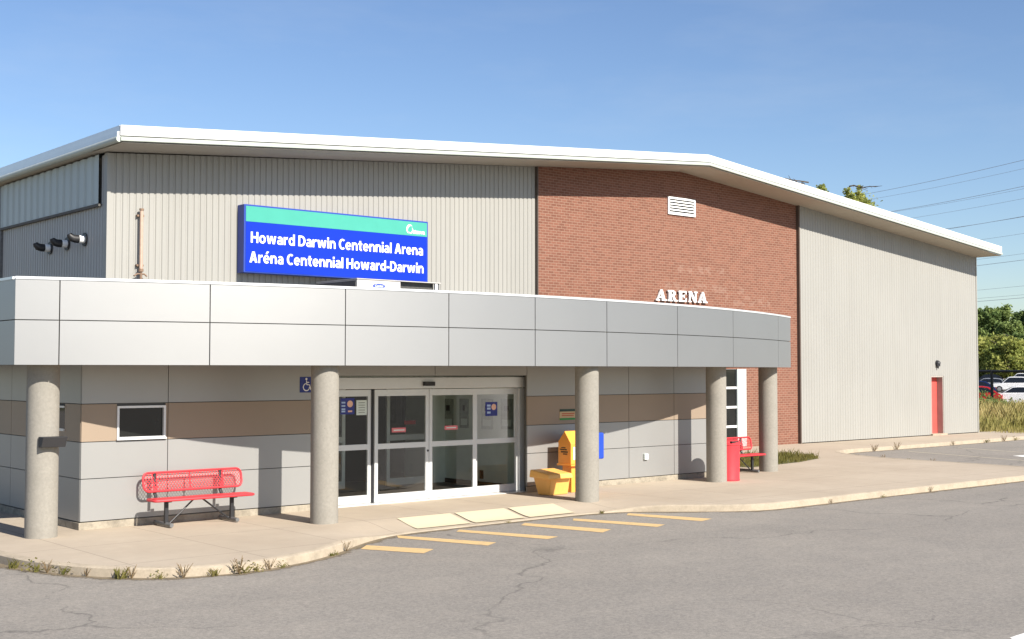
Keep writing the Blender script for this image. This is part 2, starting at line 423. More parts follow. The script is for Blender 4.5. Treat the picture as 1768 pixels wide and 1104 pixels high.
# ------------------------------------------------------------------ ground
GROUND_Z, ASPHALT_Z = -.20, -.12
g = MB(); S = 3000
g.quad((-S, -S, GROUND_Z), (S, -S, GROUND_Z), (S, S, GROUND_Z), (-S, S, GROUND_Z))
tag(g.build('ground', 'turf', recalc=False), kind='structure')
a = MB()
a.quad((-90, -90, ASPHALT_Z), (110, -90, ASPHALT_Z), (110, 23.05, ASPHALT_Z), (-90, 23.05, ASPHALT_Z))
a.quad((-90, 23.05, ASPHALT_Z), (6.5, 23.05, ASPHALT_Z), (6.5, 80, ASPHALT_Z), (-90, 80, ASPHALT_Z))
tag(a.build('parking_road', 'asphalt', recalc=False), kind='structure')

KERB = [(5.75, 60), (5.72, 40), (5.7, 24), (5.7, 19), (5.75, 17.3), (5.85, 16.4), (6.1, 15.65), (6.4, 15.1), (6.8, 14.68), (7.3, 14.42), (7.85, 14.33), (8.4, 14.4),
        (9.05, 14.6), (9.75, 15.0), (10.35, 15.45), (10.95, 15.82), (11.6, 16.05), (12.8, 16.1), (14.2, 16.12), (15.4, 16.12), (16.1, 16.05), (16.7, 15.8),
        (17.4, 15.2), (18.0, 14.7), (18.6, 14.42), (19.4, 14.36), (21, 14.36), (24, 14.35), (27, 14.3), (29.5, 14.3), (30.4, 14.5), (30.9, 15.0),
        (31.05, 15.8), (31.1, 17), (31.15, 19), (31.4, 20.6), (32.0, 21.8), (32.8, 22.5), (34, 22.75), (36, 22.7), (40, 22.75), (45, 22.9), (60, 23.0)]
def chaikin(p, it):
    for _ in range(it):
        q = [p[0]]
        for i in range(len(p) - 1):
            (ax, ay), (bx, by) = p[i], p[i + 1]
            q += [(ax * .75 + bx * .25, ay * .75 + by * .25), (ax * .25 + bx * .75, ay * .25 + by * .75)]
        p = q + [p[-1]]
    return p
KP = chaikin(KERB, 2)
def sstep(t): t = max(0, min(1, t)); return t * t * (3 - 2 * t)
def kerb_h(x, y):        # height of the kerb top over the road
    if y > 17.5: return .12
    d = max(sstep((11.5 - x) / 1.5), sstep((x - 15.9) / 1.3))
    return .014 + d * .106
NRM = []
for i, p in enumerate(KP):
    q0, q1 = KP[max(0, i - 1)], KP[min(len(KP) - 1, i + 1)]
    t = Vector((q1[0] - q0[0], q1[1] - q0[1])).normalized(); NRM.append(Vector((-t.y, t.x)))
k = MB(); prof_n = 4
vs = []
for p, n in zip(KP, NRM):
    h = ASPHALT_Z + kerb_h(*p); jit = random.uniform(-.006, .006)
    for d, z in ((0, ASPHALT_Z - .05), (.015 + jit * .5, h - .015), (.035 + jit, h), (.17, h)):
        vs.append((p[0] + n.x * d, p[1] + n.y * d, z))
fs = [(i * 4 + j, i * 4 + j + 1, (i + 1) * 4 + j + 1, (i + 1) * 4 + j) for i in range(len(KP) - 1) for j in range(3)]
k.add(vs, fs); tag(k.build('kerb', 'kerb', smooth=True), kind='structure')

def mat_dirt():
    m = bpy.data.materials.new('gutter_dirt'); m.use_nodes = True; nt = m.node_tree; b = nt.nodes['Principled BSDF']; p = wpos(nt)
    b.inputs['Roughness'].default_value = .95; b.inputs['Specular IOR Level'].default_value = .1
    nt.links.new(mix_rgb(nt, noise(nt, p, 14, 4), (.13, .105, .07), (.26, .21, .145)), b.inputs['Base Color'])
    uv = N(nt, 'ShaderNodeUVMap'); sp_ = N(nt, 'ShaderNodeSeparateXYZ'); nt.links.new(uv.outputs[0], sp_.inputs[0])
    f = math_n(nt, 'SUBTRACT', math_n(nt, 'ADD', noise(nt, p, 2.6, 7, .75), math_n(nt, 'MULTIPLY', noise(nt, p, 30, 3, .8), .35)), math_n(nt, 'MULTIPLY', sp_.outputs[0], .62))
    nt.links.new(ramp(nt, f, .34, .52), b.inputs['Alpha']); return m
M['dirt'] = mat_dirt()
gd_ = MB(); vs = []
for p, n in zip(KP, NRM): vs += [(p[0] + n.x * .012, p[1] + n.y * .012, ASPHALT_Z + .0025), (p[0] - n.x * .30, p[1] - n.y * .30, ASPHALT_Z + .0025)]
gd_.add(vs, [(2 * i, 2 * i + 1, 2 * i + 3, 2 * i + 2) for i in range(len(KP) - 1)])
gd_ = gd_.build('gutter_dirt', 'dirt', recalc=False); uvl = gd_.data.uv_layers.new(name='UVMap')
for lp in gd_.data.loops: uvl.data[lp.index].uv = (lp.vertex_index % 2, 0)
tag(gd_, kind='structure')

def pave_back(x, y, idx):
    if y > 18.95 and x < 7: return (7.6, y)
    if x < 7.6 and y < 19: return (7.6, 19.0 + max(0, x - 7.2) * .01)
    return (x, 25.72)
PB = []
for p, n in zip(KP, NRM):
    s_ = (p[0] + n.x * .17, p[1] + n.y * .17); b_ = pave_back(s_[0], s_[1], 0)
    PB.append((s_, b_, ASPHALT_Z + kerb_h(*p) - .003))
def ramp_z(d, zk): return zk + (0 - zk) * sstep(d / 1.0)
pv = MB(); rows = [0, .2, .4, .6, .8, 1.0, None, None]
vs = []
for s_, b_, zk in PB:
    L = hypot(b_[0] - s_[0], b_[1] - s_[1]); dx, dy = (b_[0] - s_[0]) / L, (b_[1] - s_[1]) / L
    ds = [r * min(1, L * .6) for r in rows[:6]] + [L * .62 + .38 * min(1, L * .6) * .5 if L > 2 else L * .8, L]
    for d in ds: vs.append((s_[0] + dx * d, s_[1] + dy * d, ramp_z(d, zk)))
nr = len(rows)
pv.add(vs, [(i * nr + j, i * nr + j + 1, (i + 1) * nr + j + 1, (i + 1) * nr + j) for i in range(len(PB) - 1) for j in range(nr - 1)])
tag(pv.build('pavement', 'pavement', smooth=True), kind='structure')

# painted marks on the road
def flat(name, pts, z, mat, th=None):
    m = MB(); zz = z if callable(z) else (lambda x, y: z)
    m.add([(x, y, zz(x, y)) for x, y in pts], [tuple(range(len(pts)))])
    return tag(m.build(name, mat, recalc=False), kind='structure')
for s4 in ([(10.24, 15.14), (10.67, 14.2), (10.91, 14.38), (10.42, 15.36)], [(11.33, 15.74), (11.84, 14.2), (12.05, 14.34), (11.42, 15.97)],
           [(12.48, 15.75), (12.98, 14.14), (13.2, 14.21), (12.6, 15.9)], [(13.82, 15.7), (14.18, 14.14), (14.44, 14.3), (13.98, 15.86)],
           [(14.92, 15.6), (15.36, 14.05), (15.59, 14.16), (15.06, 15.8)], [(16.2, 15.55), (16.53, 14.09), (16.81, 14.18), (16.36, 15.73)]):
    cx_, cy_ = sum(q[0] for q in s4) / 4, sum(q[1] for q in s4) / 4; ax2, ay2 = s4[1][0] - s4[0][0], s4[1][1] - s4[0][1]; l2 = hypot(ax2, ay2); nx2, ny2 = -ay2 / l2, ax2 / l2
    s4 = [(x + nx2 * .45 * ((x - cx_) * nx2 + (y - cy_) * ny2), y + ny2 * .45 * ((x - cx_) * nx2 + (y - cy_) * ny2)) for x, y in s4]
    flat('road_stripe', s4, ASPHALT_Z + .004, 'stripe')
flat('stall_line', [(34.5, 17.3), (34.62, 17.3), (35.8, 21.9), (35.68, 21.9)], ASPHALT_Z + .004, 'stall')
flat('stall_line', [(31.95, 19.0), (32.07, 19.0), (32.75, 21.5), (32.63, 21.5)], ASPHALT_Z + .004, 'stall')
flat('stall_line', [(37.4, 17.3), (37.52, 17.3), (38.8, 21.9), (38.68, 21.9)], ASPHALT_Z + .004, 'stall')
flat('road_mark', [(36.0, 18.15), (37.4, 18.0), (37.6, 18.5), (36.3, 18.72)], ASPHALT_Z + .004, 'wmark')
flat('road_mark', [(11.45, 5.9), (13.0, 5.9), (13.0, 6.07), (11.55, 6.02)], ASPHALT_Z + .004, 'wmark')
# ramp plates in front of the doors
def plate_z(x, y):
    zk = ASPHALT_Z + .014 - .003
    return ramp_z((y - 16.12 - .17), zk) + .016
for i, (xa, xb) in enumerate(((12.08, 13.2), (13.3, 14.42), (14.52, 15.62))):
    m = MB(); n = 6
    vs = []
    for j in range(n + 1):
        t = j / n; y = 16.30 + t * .74; sh = t * .12
        vs += [(xa + sh, y, plate_z(xa, y)), (xb + sh, y, plate_z(xb, y))]
    m.add(vs, [(2 * j, 2 * j + 1, 2 * j + 3, 2 * j + 2) for j in range(n)])
    tag(m.build('ramp_plate', 'tactile', smooth=True, recalc=False), kind='structure')

# ------------------------------------------------------------------ arena hall
XL, XR, YL, YB, YR = 10.77, 46.66, 25.67, 25.58, 25.48
XB0, XB1 = 23.1, 34.94
RIDGE_X = 29.0; Y_END = 78
def wall_top(x): return 8.64 - (8.64 - 7.12) * abs(x - RIDGE_X) / (RIDGE_X - XL) if x < RIDGE_X else 8.64 - (8.64 - 7.05) * (x - RIDGE_X) / (XR - RIDGE_X)
hall = thing('arena_hall', (28.8, 25.6, 0), 'big low gabled hall of cream ribbed metal and red brick behind the canopy', 'building')

def ribbed(x0, x1, y, z0, ztop, pitch, depth=.026, n_prof=((0, 0), (.60, 0), (.70, 1), (.90, 1))):
    m = MB(); pts = []; n = max(1, round((x1 - x0) / pitch)); pt = (x1 - x0) / n
    for i in range(n):
        for a_, d in n_prof: pts.append((x0 + (i + a_) * pt, y + d * depth))
    pts.append((x1, y))
    vs = []
    for x, yy in pts: vs += [(x, yy, z0), (x, yy, ztop(x))]
    m.add(vs, [(2 * i, 2 * i + 2, 2 * i + 3, 2 * i + 1) for i in range(len(pts) - 1)]); return m
ribbed(XL + .05, XB0, YL, 0.0, wall_top, .152, .019).build('ribbed_wall', 'cream', hall)
# right cladding with the door opening cut out of it
DX0, DX1, DZ = 43.20, 44.06, 2.25
rw = ribbed(XB1 + .04, DX0 - .02, YR, .03, wall_top, .152, .013)
r2 = ribbed(DX1 + .02, XR - .04, YR, .03, wall_top, .152, .013); rw.add(r2.v, r2.f)
r3 = ribbed(DX0 - .02, DX1 + .02, YR, DZ + .02, wall_top, .152, .013); rw.add(r3.v, r3.f)
rw.build('ribbed_wall', 'cream', hall)
# corner flashings, and dark strips standing in for the shaded returns beside the brick
MB().box(XL - .02, XL + .06, YL - .03, YL + .12, 0, wall_top(XL)).build('corner_trim', 'cream', hall)
MB().box(XR - .04, XR + .03, YR - .02, YR + .12, 0, wall_top(XR)).build('corner_trim', 'cream', hall)
MB().box(XB1 - .02, XB1 + .04, YR - .015, YB + .2, 0, wall_top(XB1)).build('shaded_return', 'return_shade', hall)
MB().box(XB0 - .03, XB0, YB - .004, YL + .05, 0, wall_top(XB0)).build('shaded_return', 'return_shade', hall)
# brick front, with the opening of the glazed screen
WX0, WX1, WZ = 30.2, 32.18, 2.52
bw = MB()
for (xa, xb, za, zb) in ((XB0, WX0, -.1, None), (WX1, XB1 - .02, -.1, None), (WX0, WX1, WZ, None)):
    xs = [xa] + ([RIDGE_X] if xa < RIDGE_X < xb else []) + [xb]
    poly = [(x, za) for x in (xa, xb)] + [(x, wall_top(x)) for x in xs[::-1]]
    bw.prism(poly, lambda x, z: (x, YB, z), lambda x, z: (x, YB + .2, z))
bw.build('brick_wall', 'brick', hall)
# rest of the shell
side = MB()
def ribbed_y(x, y0, y1, z0, z1, pitch, depth):
    m = MB(); n = max(1, round((y1 - y0) / pitch)); pt = (y1 - y0) / n; vs = []; c = 0
    for i in range(n):
        for a_, d in ((0, 0), (.5, 0), (.6, 1), (.9, 1)): vs += [(x + d * depth, y0 + (i + a_) * pt, z0), (x + d * depth, y0 + (i + a_) * pt, z1)]; c += 1
    vs += [(x, y1, z0), (x, y1, z1)]; c += 1
    return m.add(vs, [(2 * i, 2 * i + 2, 2 * i + 3, 2 * i + 1) for i in range(c - 1)])
sw = ribbed_y(XL, YL + .12, 32.15, 0, 6.02, .152, .02); 
s2 = ribbed_y(XL, 32.25, Y_END, 0, 7.1, .152, .02); sw.add(s2.v, s2.f)
s3 = ribbed_y(XL, YL + .12, 25.97, 6.02, 7.1, .152, .02); sw.add(s3.v, s3.f); s4 = MB().box(XL, XL + .02, 32.15, 32.25, 0, 7.1); sw.add(s4.v, s4.f)
sw.box(XL + .1, XL + .2, YL + .3, Y_END, 0, 7.1)
sw.build('side_wall', 'cream_side', hall)
ribbed_y(XL - .07, 25.98, 32.1, 6.06, 7.12, .40, .035).build('upper_side_panel', 'pale_side', hall)
MB().box(XL - .075, XL + .02, 25.96, 32.14, 6.0, 6.055).build('panel_shadow_line', 'joint', hall)  # dark strip stands in for the shadow line below the upper panel
MB().box(XL - .06, XL + .05, 32.14, 32.24, 0, 7.1).build('downpipe', 'dgrey', hall)
MB().box(XR - .2, XR, YR + .12, Y_END, 0, 7.03).build('side_wall', 'cream_side', hall)
MB().box(XL, XR, Y_END, Y_END + .2, 0, 7.0).build('rear_wall', 'cream_side', hall)
MB().box(XB1, DX0 - .03, YR + .05, YR + .25, -.1, 7.0).box(DX1 + .03, XR - .2, YR + .05, YR + .25, -.1, 7.0).box(DX0 - .03, DX1 + .03, YR + .05, YR + .25, DZ + .02, 7.0).build('backing', 'dark', hall)
MB().box(XL + .2, XB0, YL + .05, YL + .2, -.1, 7.0).build('backing', 'dark', hall)
# roof: slab, front fascia, lip, soffit, side gutter
YF = 24.40; FX0, FX1 = 10.5, 46.72
def roof_top(x): return 9.0 - (9.0 - 7.5) * (RIDGE_X - x) / (RIDGE_X - FX0) if x < RIDGE_X else 9.0 - (9.0 - 7.37) * (x - RIDGE_X) / (FX1 - RIDGE_X)
def strip(y0, y1, f0, f1, xs, name, mat, smooth=False):
    m = MB(); vs = []
    for x in xs: vs += [(x, y0, f0(x)), (x, y0, f1(x)), (x, y1, f1(x)), (x, y1, f0(x))]
    n = len(xs)
    fs = [(0, 1, 2, 3), tuple((n - 1) * 4 + q for q in (3, 2, 1, 0))]
    for i in range(n - 1):
        for j in range(4): fs.append((i * 4 + j, i * 4 + (j + 1) % 4, (i + 1) * 4 + (j + 1) % 4, (i + 1) * 4 + j))
    m.add(vs, fs); return m.build(name, mat, roof, bevel=.012)
roof = MB()
vs = []
for x in (FX0 + .03, RIDGE_X, FX1 - .03):
    for y in (YF + .05, Y_END + .4): vs += [(x, y, roof_top(x) - .03), (x, y, roof_top(x) - .16)]
roof.add(vs, [(0, 2, 6, 4), (4, 6, 10, 8), (1, 5, 7, 3), (5, 9, 11, 7), (0, 4, 5, 1), (4, 8, 9, 5), (2, 3, 7, 6), (6, 7, 11, 10), (0, 1, 3, 2), (8, 10, 11, 9)])
roof = roof.build('roof', 'white_roof', hall)
xs3 = (FX0, RIDGE_X, FX1)
strip(YF, YF + .05, lambda x: roof_top(x) - .222, lambda x: roof_top(x), xs3, 'fascia', 'white_roof')
strip(YF - .03, YF + .06, lambda x: roof_top(x) - .335, lambda x: roof_top(x) - .245, xs3, 'eave_lip', 'lip')
strip(YF + .03, YL + .3, lambda x: roof_top(x) - .37, lambda x: roof_top(x) - .345, (FX0 + .04, RIDGE_X, FX1 - .03), 'soffit', 'soffit')
sg = MB(); zt = roof_top(FX0)
for (ya, yb) in ((YF + .06, Y_END),):
    sg.prism([(0, 0), (0, -.12), (-.05, -.14), (-.05, -.24), (.02, -.25), (.02, 0)], lambda x, z: (FX0 + x, ya, zt + z), lambda x, z: (FX0 + x, yb, zt + z))
sg.build('side_fascia', 'cap', roof)
MB().tube([(FX0 - .02, YF + .02, zt - .29), (FX0 - .02, Y_END, zt - .29)], .065, 10).build('gutter', 'lip', roof, smooth=True)
MB().box(FX0 + .05, XL + .05, YF + .1, Y_END, zt - .33, zt - .26).build('side_soffit', 'soffit', roof)
# louvre
lv = MB(); x0, x1, z0, z1 = 28.42, 29.68, 7.26, 7.80
lv.box(x0, x0 + .06, YB - .05, YB - .003, z0, z1).box(x1 - .06, x1, YB - .05, YB - .003, z0, z1).box(x0 + .06, x1 - .06, YB - .05, YB - .003, z0, z0 + .08).box(x0 + .06, x1 - .06, YB - .05, YB - .003, z1 - .06, z1)
for i in range(4):
    z = z0 + .155 + i * .088
    lv.add([(x0 + .06, YB - .045, z - .028), (x1 - .06, YB - .045, z - .028), (x1 - .06, YB - .01, z + .022), (x0 + .06, YB - .01, z + .022)], [(0, 1, 2, 3)])
louv = lv.build('louvre', 'white', hall)
MB().box(x0 + .06, x1 - .06, YB - .004, YB - .002, z0 + .08, z1 - .06).build('backing', 'dark', louv)
# red door in its recess
rd = MB().box(DX0 + .03, DX1 - .03, YR + .26, YR + .31, .06, DZ - .03).build('exit_door', 'red_door', hall)
MB().box(DX0 + .1, DX0 + .16, YR + .21, YR + .26, 1.0, 1.12).build('door_handle', 'dgrey', rd)
MB().box(DX1 - .03, DX1 + .015, YR + .012, YR + .4, .03, DZ + .02).box(DX0 - .015, DX0 + .03, YR + .012, YR + .4, .03, DZ + .02).box(DX0 + .03, DX1 - .03, YR + .012, YR + .4, DZ - .03, DZ + .02).build('door_frame', 'jamb', rd)
MB().box(DX0 - .1, DX1 + .1, YR - .1, YR + .4, -.02, .058).build('door_step', 'kerb', hall)
# glazed screen beside the porch
gw = MB()
for i in range(5):
    z = .02 + i * .62
    gw.box(WX0 + .06, 31.72, YB + .03, YB + .09, z, z + .07)
gw.box(WX0, WX0 + .06, YB + .02, YB + .10, .02, WZ).box(30.93, 30.99, YB + .025, YB + .095, .1, 2.5)
scr = gw.build('glazed_screen', 'white', hall)
MB().box(31.72, WX1, YB + .0, YB + .10, .02, WZ).build('side_panel', 'pale_side', scr)
for i in range(4):
    z = .02 + i * .62 + .07
    for xa, xb in ((WX0 + .06, 30.93), (30.99, 31.72)):
        MB().box(xa, xb, YB + .055, YB + .065, z, z + .55).build('pane', 'winglass', scr)
# exhaust vents through the side wall
for y, z in ((28.88, 5.31), (27.84, 5.33), (26.84, 5.35)):
    p = MB().tube([(XL - .01, y, z), (XL - .03, y, z)], .15, 20).build('exhaust_vent', 'black', hall, smooth=True)
    MB().tube([(XL - .03, y, z), (XL - .15, y, z)], .085, 16).build('pipe_collar', 'white', p, smooth=True)
    m = MB(); pts = [(XL - .15, y, z), (XL - .22, y, z), (XL - .29, y, z + .015), (XL - .34, y, z + .06), (XL - .36, y, z + .10)]
    m.tube(pts, [.09, .09, .085, .07, .05], 16); m.build('pipe_elbow', 'black', p, smooth=True)

# ------------------------------------------------------------------ entrance wing
WX_L, WX_R, WY = 7.57, 22.50, 18.95
wing = thing('entrance_wing', (14.4, 18.95, 0), 'flat entrance block of silver panels with a bowed canopy on concrete columns', 'building')
DOX0, DOX1, WDX = 11.93, 16.93, 16.77; DH = 2.355
ROWS = [(.13, .776), (.788, 1.345), (1.357, 1.935), (1.947, 2.555)]
CUTS_L = [WX_L, 9.0, DOX0]; CUTS_R = [WDX, 19.74, 21.21, WX_R]
WIN = (8.14, 8.955, 1.375, 1.90)
pan = MB(); tanb = MB(); tanl = MB(); tanr = MB(); G = .006
def panels(x0, x1, m, za, zb):
    m.box(x0 + G, x1 - G, WY - .03, WY, za, zb)
for cuts in (CUTS_L, CUTS_R):
    for i in range(len(cuts) - 1):
        for r, (za, zb) in enumerate(ROWS):
            m = (tanb if cuts is CUTS_L else tanr) if r == 2 else pan
            if r == 2 and i == 0 and cuts is CUTS_L:
                panels(cuts[0], WIN[0] + G, m, za, zb); panels(WIN[1] - G, cuts[1], m, za, zb); continue
            panels(cuts[i], cuts[i + 1], m, za, zb)
pan.box(DOX0 + G, 14.43 - G, WY - .03, WY, DH + .01, 2.555).box(14.43 + G, WDX - G, WY - .03, WY, DH + .01, 2.555)
# left end wall
LC = [WY - .03, 22.0, 24.9]
LWIN = (19.58, 20.45, 1.50, 1.90)
for i in range(2):
    for r, (za, zb) in enumerate(ROWS):
        m = tanl if r == 2 else pan
        y0, y1 = LC[i] + G + (.0 if i else .0), LC[i + 1] - G
        if i == 0: y0 = WY + .002
        if r == 2 and i == 0:
            m.box(WX_L, WX_L + .03, y0, LWIN[0], za, zb); m.box(WX_L, WX_L + .03, LWIN[1], y1, za, zb)
            m.box(WX_L, WX_L + .03, LWIN[0], LWIN[1], za, LWIN[2]); continue
        m.box(WX_L, WX_L + .03, y0, y1, za, zb)
pan.build('wall_panels', 'panel', wing)
for tb2 in (tanb, tanl, tanr): tb2.build('tan_wall_band', 'tan', wing)
bk = MB()
bk.box(WX_L + .03, WIN[0], WY + .001, WY + .18, .02, 2.56).box(WIN[1], DOX0, WY + .001, WY + .18, .02, 2.56).box(WIN[0], WIN[1], WY + .001, WY + .18, .02, WIN[2]).box(WIN[0], WIN[1], WY + .001, WY + .18, WIN[3], 2.56)
bk.box(WDX, WX_R - .03, WY + .001, WY + .04, .02, 2.56).box(DOX0, WDX, WY + .001, WY + .18, DH + .0, 2.56)
bk.box(WX_L + .031, WX_L + .2, WY + .18, 25.5, .02, 2.56).box(WX_R - .2, WX_R, WY + .18, 25.5, .02, 2.56)
bk.build('wall_core', 'joint', wing)
pl = MB()
MB().box(WDX, WX_R - .02, WY - .02, WY + .04, -.05, .112).build('plinth', 'plinth', wing, bevel=.008)
pl.box(WX_L - .012, DOX0, WY - .02, WY + .18, -.05, .112).box(WX_L - .012, WX_L + .2, WY + .18, 25.5, -.05, .112)
pl.build('plinth', 'plinth', wing, bevel=.008)
def window(x0, x1, z0, z1, y):
    m = MB(); w = .035
    m.box(x0, x1, y - .05, y + .06, z0, z0 + w).box(x0, x1, y - .05, y + .06, z1 - w, z1).box(x0, x0 + w, y - .05, y + .06, z0 + w, z1 - w).box(x1 - w, x1, y - .05, y + .06, z0 + w, z1 - w)
    f = m.build('window', 'alu', wing)
    MB().box(x0 + w, x1 - w, y + .0, y + .012, z0 + w, z1 - w).build('pane', 'winglass', f)
    MB().box(x0 - .01, x1 + .01, y - .075, y - .051, z0 - .012, z0 + .014).build('sill', 'alu', f)
window(*WIN[:2], WIN[2], WIN[3], WY)
m = MB(); x = WX_L
m.box(x - .02, x + .06, LWIN[0], LWIN[1], LWIN[2], LWIN[2] + .04).box(x - .02, x + .06, LWIN[0], LWIN[1], LWIN[3] - .03, LWIN[3]).box(x - .02, x + .06, LWIN[1] - .03, LWIN[1], LWIN[2] + .04, LWIN[3] - .03)
f = m.build('window', 'alu', wing); MB().box(x + .01, x + .02, LWIN[0], LWIN[1] - .03, LWIN[2] + .04, LWIN[3] - .03).build('pane', 'winglass', f)

# bowed canopy
AX, AY, AR = 14.988, 41.535, 24.94
ZB, ZM, ZT = 2.542, 3.19, 3.805
ANG = [-20.44, -19.06, -14.09, -9.03, -4.56, -.19, 4.15, 9.51, 15.21, 22.31, 25.29]
def arc(aa, r): a_ = radians(aa); return (AX + r * sin(a_), AY - r * cos(a_))
def arc_panel(m, a0, a1, r0, r1, z0, z1, step=.5):
    n = max(1, int((a1 - a0) / step)); vs = []
    for i in range(n + 1):
        aa = a0 + (a1 - a0) * i / n; p, q = arc(aa, r1), arc(aa, r0)
        vs += [(*p, z0), (*p, z1), (*q, z1), (*q, z0)]
    fs = [(0, 1, 2, 3), tuple(n * 4 + t for t in (3, 2, 1, 0))]
    for i in range(n):
        for j in range(4): fs.append((i * 4 + j, i * 4 + (j + 1) % 4, (i + 1) * 4 + (j + 1) % 4, (i + 1) * 4 + j))
    m.add(vs, fs)
pf = MB(); gd = math.degrees(.008 / AR)
for i in range(len(ANG) - 1):
    for za, zb in ((ZB, ZM - .007), (ZM + .007, ZT - .03)):
        arc_panel(pf, ANG[i] + (gd if i else 0), ANG[i + 1] - (gd if i < len(ANG) - 2 else 0), AR - .035, AR, za, zb)
cl = arc(ANG[0], AR); cr = arc(ANG[-1], AR)
canopy = pf.build('canopy_fascia', 'fascia', wing, smooth=True)
m = MB(); arc_panel(m, ANG[0] + gd, ANG[-1] - gd, AR - .09, AR - .0352, ZB + .01, ZT - .04, 1.); m.build('fascia_backing', 'joint', canopy)
m = MB(); arc_panel(m, ANG[0], ANG[-1], AR - .22, AR + .012, ZT - .028, ZT + .012, 1.)
m.box(cl[0] - .012, cl[0] + .22, cl[1] + .1, 25.5, ZT - .028, ZT + .012); m.build('parapet_cap', 'cap', canopy, smooth=True)
m = MB()
for y0, y1 in ((cl[1] + .005, 20.3), (20.312, 23.0), (23.012, 25.5)):
    for za, zb in ((ZB, ZM - .007), (ZM + .007, ZT - .03)): m.box(cl[0], cl[0] + .035, y0, y1, za, zb)
m.build('canopy_end_panels', 'fascia', canopy); m = MB()
for za, zb in ((ZB, ZM - .007), (ZM + .007, ZT - .03)): m.box(cr[0] - .035, cr[0], cr[1] + .005, 21.5, za, zb)
m.build('canopy_end_panels', 'fascia', canopy)
MB().box(cl[0] + .0352, cl[0] + .09, cl[1] + .05, 25.5, ZB + .01, ZT - .04).build('fascia_backing', 'joint', canopy)
sf = MB(); n = 40
front = [arc(ANG[0] + .1 + (ANG[-1] - ANG[0] - .2) * i / n, AR - .04) for i in range(n + 1)]
vs = []
for x_, y_ in front: vs += [(x_, y_, 2.565), (x_, 25.5 if x_ < WX_R else 21.45, 2.565)]
sf.add(vs, [(2 * i, 2 * i + 1, 2 * i + 3, 2 * i + 2) for i in range(n)])
sf.build('canopy_soffit', 'soffit', canopy)
rf = MB(); vs = []
for x_, y_ in front: vs += [(x_, y_ + .05, 3.45), (x_, 25.55 if x_ < WX_R else 21.45, 3.45)]
rf.add(vs, [(2 * i, 2 * i + 1, 2 * i + 3, 2 * i + 2) for i in range(n)]); rf.build('flat_roof', 'dgrey', wing)
# columns
for (x_, y_, r_) in ((6.84, 18.55, .232), (10.94, 17.29, .226), (16.58, 16.99, .226), (21.6, 18.02, .226), (24.81, 19.06, .228)):
    zb_ = -.06
    MB().lathe([(r_, zb_), (r_, 1.2), (r_, 2.56)], (x_, y_, 0), 40).build('column', 'column', wing, smooth=True)

# sliding doors and vestibule
YD = 19.2
fr = MB()
MB().box(DOX0 + .01, DOX0 + .10, YD - .04, YD + .08, .0, 2.1).build('door_jamb', 'door_alu', wing)
fr.box(16.78, DOX1 - .015, YD - .04, YD + .08, .0, 2.1)
fr.build('door_jamb', 'door_alu', wing)
hd = MB().box(DOX0 + .01, DOX1 - .015, YD - .13, YD + .10, 2.12, DH - .02).build('door_header', 'door_alu', wing, bevel=.01)
MB().box(14.25, 14.50, YD - .19, YD - .131, 2.17, 2.25).build('door_sensor', 'black', hd)
MB().box(DOX0, DOX1, WY + .05, YD + .3, -.02, .012).build('threshold', 'door_alu', wing)
LEAVES = [(12.03, 13.16, YD + .03), (13.20, 14.455, YD - .03), (14.465, 15.62, YD - .03), (15.625, 16.775, YD + .03)]
leaf_obs = []
for (xa, xb, y) in LEAVES:
    m = MB(); st = .075; t0, t1 = y - .022, y + .022
    zz = [(.02, .165), (1.0, 1.10), (1.985, 2.105)]
    m.box(xa, xa + st, t0, t1, .02, 2.105).box(xb - st, xb, t0, t1, .02, 2.105)
    for za, zb in zz: m.box(xa + st, xb - st, t0, t1, za, zb)
    lf = m.build('door_leaf', 'door_alu', wing)
    for za, zb in ((.165, 1.0), (1.10, 1.985)):
        MB().quad((xa + st, y, za), (xb - st, y, za), (xb - st, y, zb), (xa + st, y, zb)).build('pane', 'glass', lf)
    leaf_obs.append(lf)
MB().box(13.162, 13.198, YD - .02, YD + .05, .02, 2.1).build('door_gasket', 'black', wing)
MB().tube([(14.43, YD - .052, .93), (14.43, YD - .062, .93)], .02, 10).build('door_lock', 'black', leaf_obs[1])
def decal(x0, x1, z0, z1, y, mat, name, parent): return MB().box(x0, x1, y - .003, y - .001, z0, z1).build(name, mat, parent)
ys = LEAVES[0][2] - .002
d = decal(12.50, 12.80, 1.66, 1.955, ys, 'sticker_navy', 'door_sticker', leaf_obs[0])
MB().tube([(12.705, ys - .003, 1.85), (12.705, ys - .005, 1.85)], .062, 18).build('emblem', 'peach', d)
for z in (1.86, 1.80, 1.74, 1.70): decal(12.52, 12.60, z, z + .03, ys - .003, 'pale_blue', 'printed_line', d)
decal(12.66, 12.75, 1.70, 1.73, ys - .003, 'peach', 'printed_line', d)
d = decal(12.845, 13.075, 1.64, 1.915, ys, 'paper', 'door_notice', leaf_obs[0])
for i in range(5): decal(12.89, 13.03, 1.68 + i * .045, 1.695 + i * .045, ys - .003, 'poster', 'printed_line', d)
ys = LEAVES[1][2] - .002; d = decal(13.60, 13.925, 1.30, 1.385, ys, 'sticker_red', 'door_sticker', leaf_obs[1]); decal(13.64, 13.89, 1.33, 1.352, ys - .003, 'paper', 'printed_line', d)
ys = LEAVES[2][2] - .002; d = decal(14.85, 15.17, 1.31, 1.39, ys, 'sticker_red', 'door_sticker', leaf_obs[2]); decal(14.89, 15.13, 1.34, 1.36, ys - .003, 'paper', 'printed_line', d)
ys = LEAVES[3][2] - .002; d = decal(15.93, 16.24, 1.55, 1.83, ys, 'sticker_navy', 'door_sticker', leaf_obs[3])
MB().tube([(16.145, ys - .003, 1.73), (16.145, ys - .005, 1.73)], .062, 18).build('emblem', 'peach', d)
